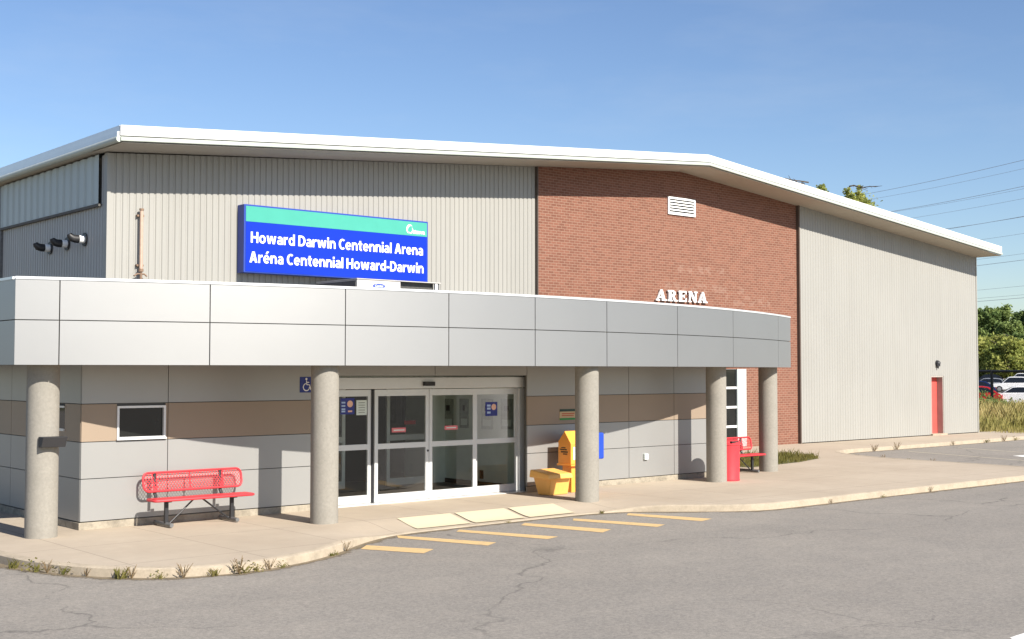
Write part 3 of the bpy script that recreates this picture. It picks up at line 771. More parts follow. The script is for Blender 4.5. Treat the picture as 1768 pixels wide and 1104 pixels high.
for z in (1.74, 1.68, 1.60): decal(15.97, 16.06, z, z + .04, ys - .003, 'pale_blue', 'printed_line', d)
# vestibule behind the glass
VY = 21.85
vb = MB()
vb.box(16.95, 17.0, YD + .1, VY + 1.5, .0, 2.36).box(DOX0 - .05, DOX0, YD + .1, VY + 1.5, 0, 2.36)
vb.box(16.60, 16.95, VY, VY + .05, 0, 2.36).box(DOX0, 13.4, VY, VY + .05, 2.12, 2.36).box(13.4, 16.6, VY, VY + .05, 2.12, 2.36)
vb.build('vestibule_wall', 'inner_wall', wing)
MB().box(DOX0, 16.95, YD + .1, VY + 1.5, 2.362, 2.4).build('vestibule_ceiling', 'inner_wall', wing)
MB().box(DOX0, 16.95, YD + .302, VY + 1.4, -.03, .006).build('vestibule_floor', 'floor_in', wing)
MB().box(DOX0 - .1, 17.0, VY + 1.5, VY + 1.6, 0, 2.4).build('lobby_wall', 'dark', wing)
for xa, xb in ((12.05, 13.2), (13.22, 14.3), (15.35, 16.55)):
    m = MB(); st = .08; y = VY - .04
    m.box(xa, xa + st, y, y + .045, .02, 2.1).box(xb - st, xb, y, y + .045, .02, 2.1)
    for za, zb in ((.02, .17), (.97, 1.09), (2.0, 2.1)): m.box(xa + st, xb - st, y, y + .045, za, zb)
    ilf = m.build('inner_door', 'door_alu', wing)
    for za, zb in ((.17, .97), (1.09, 2.0)): MB().quad((xa + st, y + .02, za), (xb - st, y + .02, za), (xb - st, y + .02, zb), (xa + st, y + .02, zb)).build('pane', 'glass', ilf)
    if xa > 15: decal(15.82, 16.12, 1.30, 1.385, y + .017, 'sticker_dred', 'door_sticker', ilf)
for (ya, yb, za, zb) in ((21.55, 21.92, 1.2, 1.84), (21.02, 21.33, 1.22, 1.85), (20.2, 20.58, 1.22, 1.86), (19.56, 19.94, 1.24, 1.87)):
    po = MB().box(16.935, 16.948, ya, yb, za, zb).build('poster', 'poster', wing)
    MB().box(16.930, 16.934, ya + .05, yb - .05, za + .06, za + .2).build('printed_block', 'paper', po)
    MB().box(16.930, 16.934, ya + .12, yb - .12, zb - .26, zb - .14).build('printed_block', 'dark', po)
MB().box(16.92, 16.949, 20.52, 20.62, .16, .34).build('wall_socket', 'dark', wing)
MB().box(16.925, 16.949, YD + .12, VY - .02, .007, .10).build('skirting', 'dark', wing)
# small white tap cover on the wall
tp = MB().box(20.19, 20.31, WY - .085, WY - .031, .50, .63).build('tap_cover', 'paper', wing, bevel=.01)

# ------------------------------------------------------------------ bold sans lettering drawn as polygons
def R4(x0, x1, z0, z1): return [(x0, z0), (x1, z0), (x1, z1), (x0, z1)]
def ringp(cx, cz, rx, rz, a0, a1, wx, wz, n=18):
    t = [radians(a0 + (a1 - a0) * i / n) for i in range(n + 1)]
    return [(cx + rx * cos(q), cz + rz * sin(q)) for q in t] + [(cx + (rx - wx) * cos(q), cz + (rz - wz) * sin(q)) for q in t[::-1]]
ST, TH, XH = .205, .172, .74
def glyph(c):
    if c == 'H': return .80, [R4(0, ST, 0, 1), R4(.80 - ST, .80, 0, 1), R4(ST, .80 - ST, .41, .60)]
    if c == 'o': return .72, [ringp(.36, .365, .36, .385, 0, 180, ST, TH), ringp(.36, .365, .36, .385, 180, 360, ST, TH)]
    if c == 'w': return 1.06, [[(.17, 0), (.38, 0), (.23, XH), (0, XH)], [(.22, 0), (.40, 0), (.62, XH), (.44, XH)], [(.66, 0), (.84, 0), (.62, XH), (.44, XH)], [(.68, 0), (.89, 0), (1.06, XH), (.83, XH)]]
    if c == 'a': return .63, [R4(.41, .63, 0, .48), ringp(.32, .47, .31, .285, 0, 150, .22, TH), ringp(.29, .215, .29, .235, 55, 320, .20, .15)]
    if c == 'r': return .46, [R4(0, ST, 0, XH), [(ST, .44), (.20, .58), (.30, .74), (.46, .765), (.46, .55), (.33, .54)]]
    if c == 'd': return .70, [R4(.70 - ST, .70, 0, 1.04), ringp(.33, .365, .33, .385, 25, 335, ST, TH)]
    if c == 'D': return .80, [R4(0, ST, 0, 1), R4(ST, .36, 0, TH), R4(ST, .36, 1 - TH, 1), ringp(.34, .5, .47, .5, -90, 90, ST + .02, TH)]
    if c == 'i': return ST, [R4(0, ST, 0, XH), R4(0, ST, .84, 1.04)]
    if c == 'l': return ST, [R4(0, ST, 0, 1.04)]
    if c == 'n': return .69, [R4(0, ST, 0, XH), ringp(.37, .41, .32, .35, 0, 165, ST, TH), R4(.69 - ST, .69, 0, .43)]
    if c == 'C': return .70, [ringp(.43, .5, .43, .52, 52, 308, ST + .02, TH)]
    if c == 'e': return .68, [ringp(.34, .365, .34, .385, 0, 180, ST, TH * .85), ringp(.34, .365, .34, .385, 180, 318, ST, TH), R4(.10, .675, .30, .44)]
    if c == '\u00e9': w, p = glyph('e'); return w, p + [[(.24, .84), (.42, .84), (.60, 1.09), (.36, 1.09)]]
    if c == 't': return .47, [R4(.11, .335, .17, .95), R4(0, .47, .565, XH), ringp(.38, .20, .27, .215, 180, 285, ST, .18)]
    if c == 'A': return .84, [[(0, 0), (.24, 0), (.53, 1), (.29, 1)], [(.60, 0), (.84, 0), (.55, 1), (.31, 1)], R4(.18, .66, .20, .37)]
    if c == '-': return .34, [R4(0, .34, .29, .47)]
    return .20, []
def sans_line(body, x0, x1, z0, cap, y_front, depth):
    tot = sum(glyph(c)[0] for c in body) + .10 * (len(body) - 1); k_ = (x1 - x0) / tot; x = 0; m = MB()
    for c in body:
        w_, polys = glyph(c)
        for i, poly in enumerate(polys):
            y0 = y_front - i * .0009
            m.prism([(x0 + (x + px) * k_, z0 + pz * cap) for px, pz in poly], lambda a_, b_: (a_, y0, b_), lambda a_, b_: (a_, y_front + depth, b_))
        x += w_ + .10
    return m

# ------------------------------------------------------------------ signs
sg_x0, sg_x1, sg_z0, sg_z1, sg_y = 13.86, 19.10, 4.70, 6.265, 25.36
sign = thing('building_sign', (16.5, 25.5, 4.7), 'long blue box sign with teal band and two lines of white lettering', 'sign')
MB().box(sg_x0, sg_x1, sg_y, YL - .004, sg_z0, sg_z1).build('sign_box', 'navy', sign, bevel=.012)
fc = MB().box(sg_x0 + .045, sg_x1 - .04, sg_y - .008, sg_y - .001, sg_z0 + .03, 5.868).build('sign_face', 'blue', sign)
tb = MB().box(sg_x0 + .045, sg_x1 - .04, sg_y - .008, sg_y - .001, 5.872, sg_z1 - .04).build('teal_band', 'teal', sign)
sans_line('Howard Darwin Centennial Arena', 14.03, 18.93, 5.39, .25, sg_y - .014, .005).build('lettering', 'white', sign)
sans_line('Ar\u00e9na Centennial Howard-Darwin', 14.00, 18.95, 4.935, .25, sg_y - .014, .005).build('lettering', 'white', sign)
text_mb('ttawa', 18.60, 18.99, 5.925, 6.04, sg_y - .014, .005, .03).build('logo_lettering', 'white', sign)
lg = MB()      # swirl of the logo: two tapering crescents
for (cx, cz, r, a0, a1, wmax) in ((18.515, 6.03, .105, 40, 250, .05), (18.545, 6.005, .075, 200, 420, .03)):
    n = 16; vs = []
    for i in range(n + 1):
        t = i / n; a_ = radians(a0 + (a1 - a0) * t); w = wmax * sin(pi * t) + .004
        for rr in (r, r - w):
            for yy in (sg_y - .013, sg_y - .009): vs.append((cx + rr * cos(a_), yy, cz + rr * 1.15 * sin(a_)))
    lg.add(vs, [(4 * i + p, 4 * i + q, 4 * i + 4 + q, 4 * i + 4 + p) for i in range(n) for p, q in ((0, 1), (1, 3), (3, 2), (2, 0))])
lg.build('logo_swirl', 'white', sign)

# ARENA, slab serif letters
arena = thing('arena_letters', (29.1, 25.5, 4.58), 'white raised slab serif letters spelling ARENA on the red brick wall', 'lettering')
def letter(strokes, ox, w, h, z):
    m = MB()
    for i, poly in enumerate(strokes):
        y0 = YB - .085 - i * .0012
        m.prism([(ox + px * w, z + pz * h) for px, pz in poly], lambda x, zz: (x, y0, zz), lambda x, zz: (x, YB - .03 - i * .0012, zz))
    return m
def LA(): return [[(.10, 0), (.20, 0), (.52, .92), (.44, .92)], [(.64, 0), (.90, 0), (.62, 1), (.40, 1)], R4(.24, .72, .24, .36), R4(0, .36, 0, .12), R4(.54, 1.0, 0, .12)]
def bowl(cx, cz, ro, ri, sx=1.):
    o = [(cx + ro * sx * cos(t), cz + ro * sin(t)) for t in [(-.5 + i / 10) * pi for i in range(11)]]
    i_ = [(cx + ri * sx * .75 * cos(t), cz + ri * sin(t)) for t in [(.5 - i / 10) * pi for i in range(11)]]
    return o + i_
def LR(): return [R4(.12, .38, 0, 1), R4(0, .50, 0, .12), R4(0, .55, .88, 1.), bowl(.5, .73, .27, .13, 1.25), R4(.38, .52, .46, .58), [(.46, .48), (.66, .48), (.95, 0), (.66, 0)], R4(.62, 1.02, 0, .12)]
def LE(): return [R4(.10, .40, 0, 1), R4(0, .95, 0, .13), R4(0, .92, .87, 1.), R4(.40, .70, .45, .57), R4(.83, .95, .13, .34), R4(.82, .92, .68, .87), R4(.60, .70, .36, .66)]
def LN(): return [R4(.10, .22, 0, 1), R4(.80, .92, 0, 1), [(.10, 1), (.38, 1), (.92, 0), (.66, 0)], R4(0, .34, 0, .12), R4(0, .36, .88, 1.), R4(.66, 1.04, .88, 1.)]
for fn, ox, w in ((LA, 27.80, .48), (LR, 28.33, .43), (LE, 28.83, .38), (LN, 29.28, .40), (LA, 29.72, .46)):
    letter(fn(), ox, w, .335, 4.585).build('letter', 'white', arena)

acc = thing('access_sign', (11.6, 18.9, 2.08), 'small navy blue wheelchair access sign on the wall left of the doors', 'sign')
MB().box(11.455, 11.735, WY - .036, WY - .031, 2.075, 2.35).build('sign_plate', 'acc_blue', acc)
sy = WY - .0375
m = MB(); cx, cz = 11.585, 2.17
m.tube([(cx + .062 * cos(t), sy, cz + .062 * sin(t)) for t in [radians(100 + i * 12) for i in range(23)]], .009, 6)
m.tube([(cx + .0, sy, cz + .115), (cx + .008, sy, cz + .045), (cx + .062, sy, cz + .04), (cx + .09, sy, cz - .045), (cx + .115, sy, cz - .035)], .0105, 6)
m.tube([(cx + .004, sy, cz + .083), (cx + .055, sy, cz + .083)], .008, 6)
m.tube([(cx - .002, sy - .004, cz + .142), (cx - .002, sy + .002, cz + .142)], .02, 12)
m.build('wheelchair_symbol', 'white', acc)
ws = thing('notice_sign', (17.9, 18.9, 1.44), 'small tan and green notice on the wall above the yellow boxes', 'sign')
nx0, nx1 = 17.67, 18.30
MB().box(nx0, nx1, WY - .036, WY - .031, 1.44, 1.655).build('sign_plate', 'sign_tan', ws)
MB().box(nx0, nx1, WY - .040, WY - .0362, 1.61, 1.66).build('top_band', 'sign_dgreen', ws)
MB().box(nx0, nx1, WY - .040, WY - .0362, 1.435, 1.475).build('bottom_band', 'sign_green', ws)
MB().box(nx0 + .06, nx0 + .42, WY - .039, WY - .0362, 1.555, 1.575).box(nx0 + .06, nx0 + .40, WY - .039, WY - .0362, 1.515, 1.535).build('printed_line', 'sign_rtext', ws)

# ------------------------------------------------------------------ benches
def make_bench(x0, y0):
    """x0 left end of the seat, y0 front edge of the seat"""
    b = thing('park_bench', (x0 + .9, y0 + .25, 0), 'red perforated metal bench on black legs, left of the glass doors', 'bench', 'red benches under the canopy')
    L = 1.82
    seat = MB(); zt = .455
    seat.box(x0 + .12, x0 + L - .03, y0, y0 + .30, zt - .012, zt)
    ring = []
    for cx, cy, a0 in ((x0 + .14, y0 + .05, 180), (x0 + L - .05, y0 + .05, 270), (x0 + L - .05, y0 + .25, 0), (x0 + .14, y0 + .25, 90)):
        ring += [(cx + .05 * cos(radians(a0 + q)), cy + .05 * sin(radians(a0 + q)), zt - .022) for q in (0, 30, 60, 90)]
    seat.tube(ring, .022, 8, close=True)
    seat.build('seat', 'red', b, smooth=True)
    # backrest: rounded tube frame filled with crossing strips
    bx0, bx1, bz0, bz1, by = x0 + .10, x0 + L - .0, .545, .835, y0 + .42
    lean = .06
    def P(x, z, off=0): return (x, by + off + (z - bz0) / (bz1 - bz0) * lean, z)
    fr = MB(); R_ = .09; ring = []
    for cx, cz, a0 in ((bx0 + R_, bz0 + R_, 180), (bx1 - R_, bz0 + R_, 270), (bx1 - R_, bz1 - R_, 0), (bx0 + R_, bz1 - R_, 90)):
        ring += [P(cx + R_ * cos(radians(a0 + q)), cz + R_ * sin(radians(a0 + q))) for q in (0, 18, 36, 54, 72, 90)]
    fr.tube(ring, .019, 8, close=True)
    back = fr.build('backrest', 'red', b, smooth=True)
    ms = MB(); p = .05; hw = .0062
    H = bz1 - bz0
    for sgn in (1, -1):
        k0 = int((bx0 - H) / p) - 1; k1 = int((bx1 + H) / p) + 1
        for k_ in range(k0, k1):
            # strip x = k p + sgn * (z - bz0)
            pts = [(k_ * p + sgn * t * H * .8, bz0 + t * H) for t in (0, 1)]
            (xa, za), (xb, zb) = pts
            ta, tb = 0., 1.
            dx = xb - xa
            for lim, gt in ((bx0 + .02, True), (bx1 - .02, False)):
                t_ = (lim - xa) / dx
                if (dx > 0) == gt: ta = max(ta, t_)
                else: tb = min(tb, t_)
            if tb - ta < .02: continue
            A = (xa + dx * ta, za + (zb - za) * ta); B = (xa + dx * tb, za + (zb - za) * tb)
            ms.add([P(A[0] - hw, A[1], .004 * sgn), P(A[0] + hw, A[1], .004 * sgn), P(B[0] + hw, B[1], .004 * sgn), P(B[0] - hw, B[1], .004 * sgn)], [(0, 1, 2, 3)])
    for xm, w in ((x0 + .30, .04), (x0 + L - .36, .04), (x0 + .90, .014)):
        ms.add([P(xm - w, bz0, .012), P(xm + w, bz0, .012), P(xm + w, bz1, .012), P(xm - w, bz1, .012)], [(0, 1, 2, 3)])
    ms.build('mesh_infill', 'red', back)
    for lx in (x0 + .36, x0 + L - .32):
        lg_ = MB(); py = y0 + .17
        lg_.box(lx - .03, lx + .03, py - .025, py + .025, .05, .41)
        lg_.box(lx - .03, lx + .03, y0 + .03, y0 + .40, .395, .432)
        leg = lg_.build('leg', 'black', b, bevel=.006)
        MB().tube([(lx, y0 - .03, .045), (lx, y0 + .56, .045)], .034, 10).build('foot_tube', 'dgrey', leg, smooth=True)
        ba = MB().tube([(lx - .06, y0 + .38, .41), (lx - .06, y0 + .46, .50), (lx - .06, y0 + .485, .83)], .026, 8).build('back_support', 'black', b, smooth=True)
    for lx, s_ in ((x0 + .42, 1), (x0 + L - .38, -1)):
        MB().tube([(lx, y0 + .17, .06), (x0 + .90 - .06 * s_, y0 + .17, .42)], .014, 8).build('brace', 'black', b, smooth=True)
    return b
bench = make_bench(8.40, 18.27)
b2 = copy_tree(bench); b2.location = bench.location + Vector((14.25, .60, 0))
b2['label'] = 'red metal bench behind the litter bin, beside the last column'

# ------------------------------------------------------------------ bins and boxes
tb_ = thing('litter_bin', (22.02, 18.02, 0), 'round red litter bin with a dark slot in its lid, beside the fourth column', 'litter bin')
bx_, by_ = 22.02, 18.05
m = MB().lathe([(.265, .0), (.27, .03), (.262, .05), (.275, .79), (.285, .80), (.285, .845), (.272, .85)], (bx_, by_, 0), 36); m.build('bin_body', 'red', tb_, smooth=True)
m = MB().lathe([(.272, .8505), (.262, .89), (.225, .905), (.12, .915)], (bx_, by_, 0), 36); lid = m.build('bin_lid', 'red', tb_, smooth=True)
MB().box(bx_ - .17, bx_ + .06, by_ - .268, by_ - .20, .858, .888).build('lid_slot', 'dark', lid)

salt = thing('salt_box', (16.85, 18.3, 0), 'low yellow plastic salt box with an overhanging lid, right of the sliding doors', 'storage bin')
m = MB()
lo = [(16.66, 18.13), (17.16, 18.13), (17.16, 18.47), (16.66, 18.47)]; hi = [(16.58, 18.03), (17.13, 18.03), (17.13, 18.52), (16.58, 18.52)]
m.add([(x, y, 0.0) for x, y in lo] + [(x, y, .335) for x, y in hi], [(3, 2, 1, 0), (4, 5, 6, 7)] + [(i, (i + 1) % 4, 4 + (i + 1) % 4, 4 + i) for i in range(4)])
m.build('salt_tub', 'yellow', salt, bevel=.02)
m = MB()
m.add([(16.44, 17.92, .335), (17.12, 17.92, .335), (17.16, 18.54, .345), (16.48, 18.54, .345), (16.46, 17.94, .432), (17.10, 17.94, .432), (17.14, 18.53, .50), (16.50, 18.53, .50)],
      [(3, 2, 1, 0), (4, 5, 6, 7), (0, 1, 5, 4), (1, 2, 6, 5), (2, 3, 7, 6), (3, 0, 4, 7)])
m.build('salt_lid', 'yellow', salt, bevel=.025)
MB().box(16.74, 16.84, 18.10, 18.125, .27, .33).build('latch', 'dgrey', salt)

def vend(name, x0, x1, y0, y1, mat, label, cat, ridge=True):
    t = thing(name, ((x0 + x1) / 2, (y0 + y1) / 2, 0), label, cat)
    zb_, ze, za = .57, 1.02, 1.24
    ym = (y0 + y1) / 2 + .0
    m = MB().prism([(y0, zb_), (y1, zb_), (y1, ze), (ym, za), (y0, ze - .03)], lambda y, z: (x0, y, z), lambda y, z: (x1, y, z))
    bd = m.build('box_body', mat, t, bevel=.012)
    MB().box(x0 - .02, x1 + .02, y0 - .025, y1 + .02, .535, .569).build('box_rim', mat, t, bevel=.006)
    MB().box(x0 + .06, x1 - .06, y0 + .05, y1 - .06, .0, .534).build('pedestal', mat, t, bevel=.01)
    return t, bd
kx0, kx1, ky0, ky1 = 17.35, 17.95, 18.24, 18.62
kt, kb = vend('paper_box', kx0, kx1, ky0, ky1, 'kiosk_y', 'tall yellow box with pitched top and black side print, behind the third column', 'dispenser box')
m = MB()
for (ya, yb, za, zb) in ((18.33, 18.53, .80, .83), (18.36, 18.56, .85, .875), (18.35, 18.47, .76, .785), (18.40, 18.52, .89, .91)): m.box(kx0 - .004, kx0 - .001, ya, yb, za, zb)
m.build('side_print', 'print', kb)
MB().box(kx0 + .06, kx1 - .06, ky0 - .006, ky0 - .001, .66, .92).build('front_window', 'paper', kb)
bt = thing('mail_box', (18.3, 18.75, 0), 'blue box mostly hidden behind the third column, only its edge showing', 'box')
MB().box(18.02, 18.58, 18.52, 18.80, .615, 1.165).build('box_body', 'box_blue', bt, bevel=.03)
MB().box(18.2, 18.45, 18.6, 18.75, 0, .614).build('pedestal', 'box_blue', bt)
ash = thing('ash_box', (6.86, 18.25, 1.3), 'small black open tray fixed to the face of the leftmost column', 'ashtray')
m = MB(); 
m.prism([(0, 1.49), (0, 1.335), (.12, 1.335), (.20, 1.49)], lambda y, z: (6.70, 18.335 - y, z), lambda y, z: (7.06, 18.335 - y, z))
m.build('tray', 'bin_dark', ash, bevel=.008)

# ------------------------------------------------------------------ roof unit, pipe, lamp
acu = thing('rooftop_unit', (17, 24.4, 3.45), 'beige rooftop air conditioner with an oval blue badge below the blue sign', 'air conditioner')
ax0, ax1, ay0, ay1, az = 15.77, 18.12, 23.6, 25.3, 4.56
xd = 16.98
MB().box(ax0, xd, ay0, ay1, 3.5, az - .02).build('cabinet', 'ac', acu, bevel=.01)
MB().box(ax0 - .02, ax1 + .03, ay0 - .02, ay1, az - .018, az).build('top_cover', 'ac', acu)
MB().box(xd, ax1 - .1, ay0 + .12, ay1, 3.5, az - .02).build('coil', 'ac_dark', acu)
MB().box(ax0 - .012, ax0 - .001, ay0 + .06, ay1, 3.5, az - .05).build('side_shade', 'ac_dark', acu)  # dark sheet painting the shade on the left face of the unit
MB().box(18.0, 18.06, ay0 + .0, ay0 + .06, 3.5, az - .02).build('corner_post', 'white', acu)
MB().box(18.09, 18.13, ay0 + .02, ay0 + .07, 3.5, az - .02).build('corner_post', 'dgrey', acu)
MB().box(15.8, 18.1, 23.7, 25.2, 3.45, 3.499).build('base_frame', 'dgrey', acu)
m = MB(); cx, cz = 16.37, 4.405; n = 28
m.prism([(cx + .17 * cos(2 * pi * i / n), cz + .055 * sin(2 * pi * i / n)) for i in range(n)], lambda x, z: (x, ay0 - .008, z), lambda x, z: (x, ay0 - .001, z))
bd = m.build('badge', 'oval', acu)
text_mb('Carrier', cx - .115, cx + .115, cz - .022, cz + .028, ay0 - .012, .003, .02).build('badge_lettering', 'white', bd)

sp = thing('standpipe', (11.55, 25.6, 4.4), 'pinkish vertical pipe with rusty valve fittings, left of the blue sign', 'pipe')
px_, py_ = 11.49, YL - .12
MB().tube([(px_, py_, 4.66), (px_, py_, 5.93)], .038, 12).build('pipe_body', 'pipe', sp, smooth=True)
MB().tube([(px_, py_, 5.93), (px_, py_, 5.97)], .05, 12).build('pipe_cap', 'rust', sp, smooth=True)
MB().tube([(px_, py_, 4.0), (px_, py_, 4.6)], .028, 10).build('lower_pipe', 'rust', sp, smooth=True)
MB().tube([(px_, py_, 4.6), (px_, py_, 4.66)], .055, 12).build('flange', 'rust', sp, smooth=True)
MB().tube([(px_ - .17, py_ - .03, 4.50), (px_ - .08, py_, 4.55), (px_ + .08, py_, 4.55), (px_ + .13, py_ - .02, 4.50)], .018, 8).build('valve_handle', 'rust', sp, smooth=True)
MB().box(px_ - .08, px_ + .08, py_ + .04, YL, 5.80, 5.84).box(px_ - .08, px_ + .08, py_ + .04, YL, 4.72, 4.76).build('bracket', 'rust', sp)

wlp = thing('wall_lamp', (43.61, 25.4, 2.7), 'small black dome wall lamp above the red exit door', 'lamp')
m = MB(); n = 10
prof = [(.11 * cos(radians(q)), .13 * sin(radians(q))) for q in range(0, 91, 15)]
vs = []; 
for r_, z_ in prof: vs += [(43.61 + r_ * sin(pi * k / n - pi / 2) * 1.1, YR - .002 - r_ * cos(pi * k / n - pi / 2) * 1.4, 2.74 + z_) for k in range(n + 1)]
m.add(vs, [(i * (n + 1) + k, i * (n + 1) + k + 1, (i + 1) * (n + 1) + k + 1, (i + 1) * (n + 1) + k) for i in range(len(prof) - 1) for k in range(n)])
m.build('lamp_shade', 'black', wlp, smooth=True)
MB().box(43.51, 43.71, YR - .10, YR - .005, 2.63, 2.74).build('lamp_base', 'black', wlp, bevel=.02)
MB().tube([(43.61, YR - .06, 2.55), (43.61, YR - .06, 2.63)], .025, 8).build('bulb_guard', 'black', wlp)

# ------------------------------------------------------------------ plants
def blades(m, x, y, z, n, h, spread, w, lean=.35, rng=random):
    for _ in range(n):
        a_ = rng.uniform(0, 2 * pi); r_ = spread * sqrt(rng.random()); hh = h * rng.uniform(.45, 1.); b_ = rng.uniform(0, 2 * pi)
        bx, by = x + r_ * cos(a_), y + r_ * sin(a_); l = hh * lean * rng.uniform(.2, 1.2); ca, sa = cos(b_), sin(b_); ww = w * rng.uniform(.6, 1.3)
        m.add([(bx - ww * sa, by + ww * ca, z), (bx + ww * sa, by - ww * ca, z), (bx + ww * .7 * sa + l * .4 * ca, by - ww * .7 * ca + l * .4 * sa, z + hh * .6),
               (bx + l * ca, by + l * sa, z + hh), (bx - ww * .7 * sa + l * .4 * ca, by + ww * .7 * ca + l * .4 * sa, z + hh * .6)], [(0, 1, 2, 3, 4)])
rg = random.Random(3)
def weed_mesh(kind):
    m = MB()
    if kind == 0: blades(m, 0, 0, 0, 26, .17, .07, .006, .6, rg)
    elif kind == 1:
        for _ in range(40):
            a_ = rg.uniform(0, 2 * pi); el = rg.uniform(.2, 1.3); r_ = rg.uniform(.04, .17); c_ = Vector((r_ * cos(a_) * cos(el), r_ * sin(a_) * cos(el), r_ * sin(el)))
            u = Vector((rg.gauss(0, 1), rg.gauss(0, 1), rg.gauss(0, 1))).normalized() * .018; v_ = u.orthogonal().normalized() * .010
            m.add([c_ - u, c_ + v_, c_ + u, c_ - v_], [(0, 1, 2, 3)])
        blades(m, 0, 0, 0, 8, .13, .03, .004, .8, rg)
    else:
        for _ in range(9):
            a_ = rg.uniform(0, 2 * pi); l = rg.uniform(.02, .09); h = rg.uniform(.14, .30)
            m.tube([(0, 0, 0), (l * .5 * cos(a_), l * .5 * sin(a_), h * .6), (l * cos(a_), l * sin(a_), h)], .0028, 4)
            for q in range(5):
                t = rg.uniform(.4, 1); c_ = Vector((l * t * cos(a_), l * t * sin(a_), h * t)); u = Vector((rg.gauss(0, 1), rg.gauss(0, 1), rg.gauss(0, 1))).normalized() * .011; v_ = u.orthogonal().normalized() * .006
                m.add([c_ - u, c_ + v_, c_ + u, c_ - v_], [(0, 1, 2, 3)])
    return m
WEED_SRC = {}
WLAB = {0: 'green grass tuft by the kerb, ', 1: 'low leafy weed by the kerb, ', 2: 'thin dry brown weed by the kerb, '}
WMAT = {0: 'weed', 1: 'weed', 2: 'weed_dry'}
def weed(kind, x, y, sc, where, z=ASPHALT_Z - .005):
    if kind not in WEED_SRC:
        o = weed_mesh(kind).build('weed', WMAT[kind], recalc=False); WEED_SRC[kind] = o
    else:
        o = WEED_SRC[kind].copy(); COL.objects.link(o)
    o.location = (x, y, z); o.rotation_euler = (0, 0, rg.uniform(0, 6)); o.scale = (sc * 1.2, sc * 1.2, sc * (.58 if kind == 2 else .85))
    return tag(o, WLAB[kind] + where, 'weed', 'weeds along the kerb')
for kind, x, y, sc, where in (
        (0, 5.80, 16.60, 1.0, 'at the far left of the picture'), (1, 5.90, 16.15, 1.3, 'second clump from the far left'), (2, 5.97, 15.95, 1.0, 'beside the second clump from the far left'), (1, 6.06, 15.68, 1.2, 'below the leftmost column'),
        (2, 6.24, 15.35, .7, 'between the leftmost clumps and corner'), (0, 6.50, 14.93, 1.1, 'on the corner curve, left part'), (2, 6.60, 14.83, 1.0, 'on the corner curve, beside the left tuft'), (1, 6.86, 14.60, .8, 'at the middle of the corner curve'),
        (2, 7.12, 14.47, 1.1, 'just right of the middle of the corner curve'), (0, 7.45, 14.34, .8, 'small, below the left end of the bench'), (2, 7.78, 14.28, 1.3, 'tallest, below the bench'), (1, 7.86, 14.28, 1.2, 'below the bench, beside the tallest stems'),
        (1, 8.05, 14.30, .9, 'below the middle of the bench'), (2, 8.25, 14.33, .9, 'below the right half of the bench'), (1, 8.45, 14.36, .7, 'below the right end of the bench'), (0, 9.5, 14.8, .45, 'tiny, where the kerb starts curving back'), (1, 9.62, 14.88, .5, 'flat, where the kerb curves back'),
        (2, 9.92, 15.08, .9, 'left of the first yellow stripe'), (1, 13.85, 16.09, .45, 'tiny, at the foot of the middle cream plate'), (0, 16.0, 16.02, .5, 'where the lowered kerb ends, below the third column'),
        (2, 20.6, 14.33, .6, 'on the long straight kerb, left part'), (1, 22.4, 14.33, .5, 'on the long straight kerb, right of the left stems'), (2, 24.2, 14.32, .7, 'on the long straight kerb, toward the right edge'),
        (2, 31.5, 21.0, 1.0, 'by the parking bay, left corner'), (2, 31.32, 20.0, 1.2, 'by the parking bay, beside the island'), (1, 31.25, 19.2, 1.0, 'along the island side of the parking bay'), (2, 31.2, 18.4, 1.1, 'island side of the bay, nearest the road'),
        (2, 35.0, 22.68, 1.4, 'at the back of the parking bay, left'), (2, 36.2, 22.62, 1.6, 'at the back of the parking bay, tallest'), (2, 39.8, 22.68, 1.0, 'at the back of the parking bay, middle'), (1, 42.2, 22.75, 1.3, 'below the red door'),
        (2, 43.6, 22.8, 1.4, 'at the far right by the bay, first'), (1, 44.5, 22.85, 1.2, 'at the far right by the bay, last')):
    weed(kind, x, y, sc, where)

# grass patch between the porch and the hall
patch = [(25.4, 20.05), (26.9, 20.25), (27.9, 20.38), (29.4, 20.85), (30.25, 21.6), (30.2, 22.5), (29.0, 23.0), (27.0, 23.1), (25.4, 22.6), (24.8, 21.2)]
flat('grass_bed', patch, .004, 'turf')
def inside(x, y, poly):
    c = False; j = len(poly) - 1
    for i in range(len(poly)):
        if (poly[i][1] > y) != (poly[j][1] > y) and x < (poly[j][0] - poly[i][0]) * (y - poly[i][1]) / (poly[j][1] - poly[i][1]) + poly[i][0]: c = not c
        j = i
    return c
m = MB(); r5 = random.Random(5)
for _ in range(2600):
    x, y = r5.uniform(24.8, 30.3), r5.uniform(20, 23.1)
    if inside(x, y, patch): blades(m, x, y, 0, 3, .13 if r5.random() < .95 else .28, .06, .007, .5, r5)
tag(m.build('lawn_grass', 'lawn', recalc=False), 'small patch of grass between the porch pavement and the hall', 'grass', kind='stuff')

# tall dry grass on the field to the right
m = MB(); r6 = random.Random(6)
for _ in range(9000):
    x = r6.uniform(47.3, 66); y = r6.uniform(23.6, 46)
    if y < 24.0 + max(0, (47.6 - x)) * .3: continue
    near = min(1, max(0, (x - 47.5) / 4))
    h = (.45 + .75 * near) * r6.uniform(.7, 1.15)
    blades(m, x, y, GROUND_Z, 4, h, .22, .018, .4, r6)
tag(m.build('tall_grass', 'drygrass', recalc=False), 'tall dry yellow green grass beyond the right end of the hall', 'grass', kind='stuff')

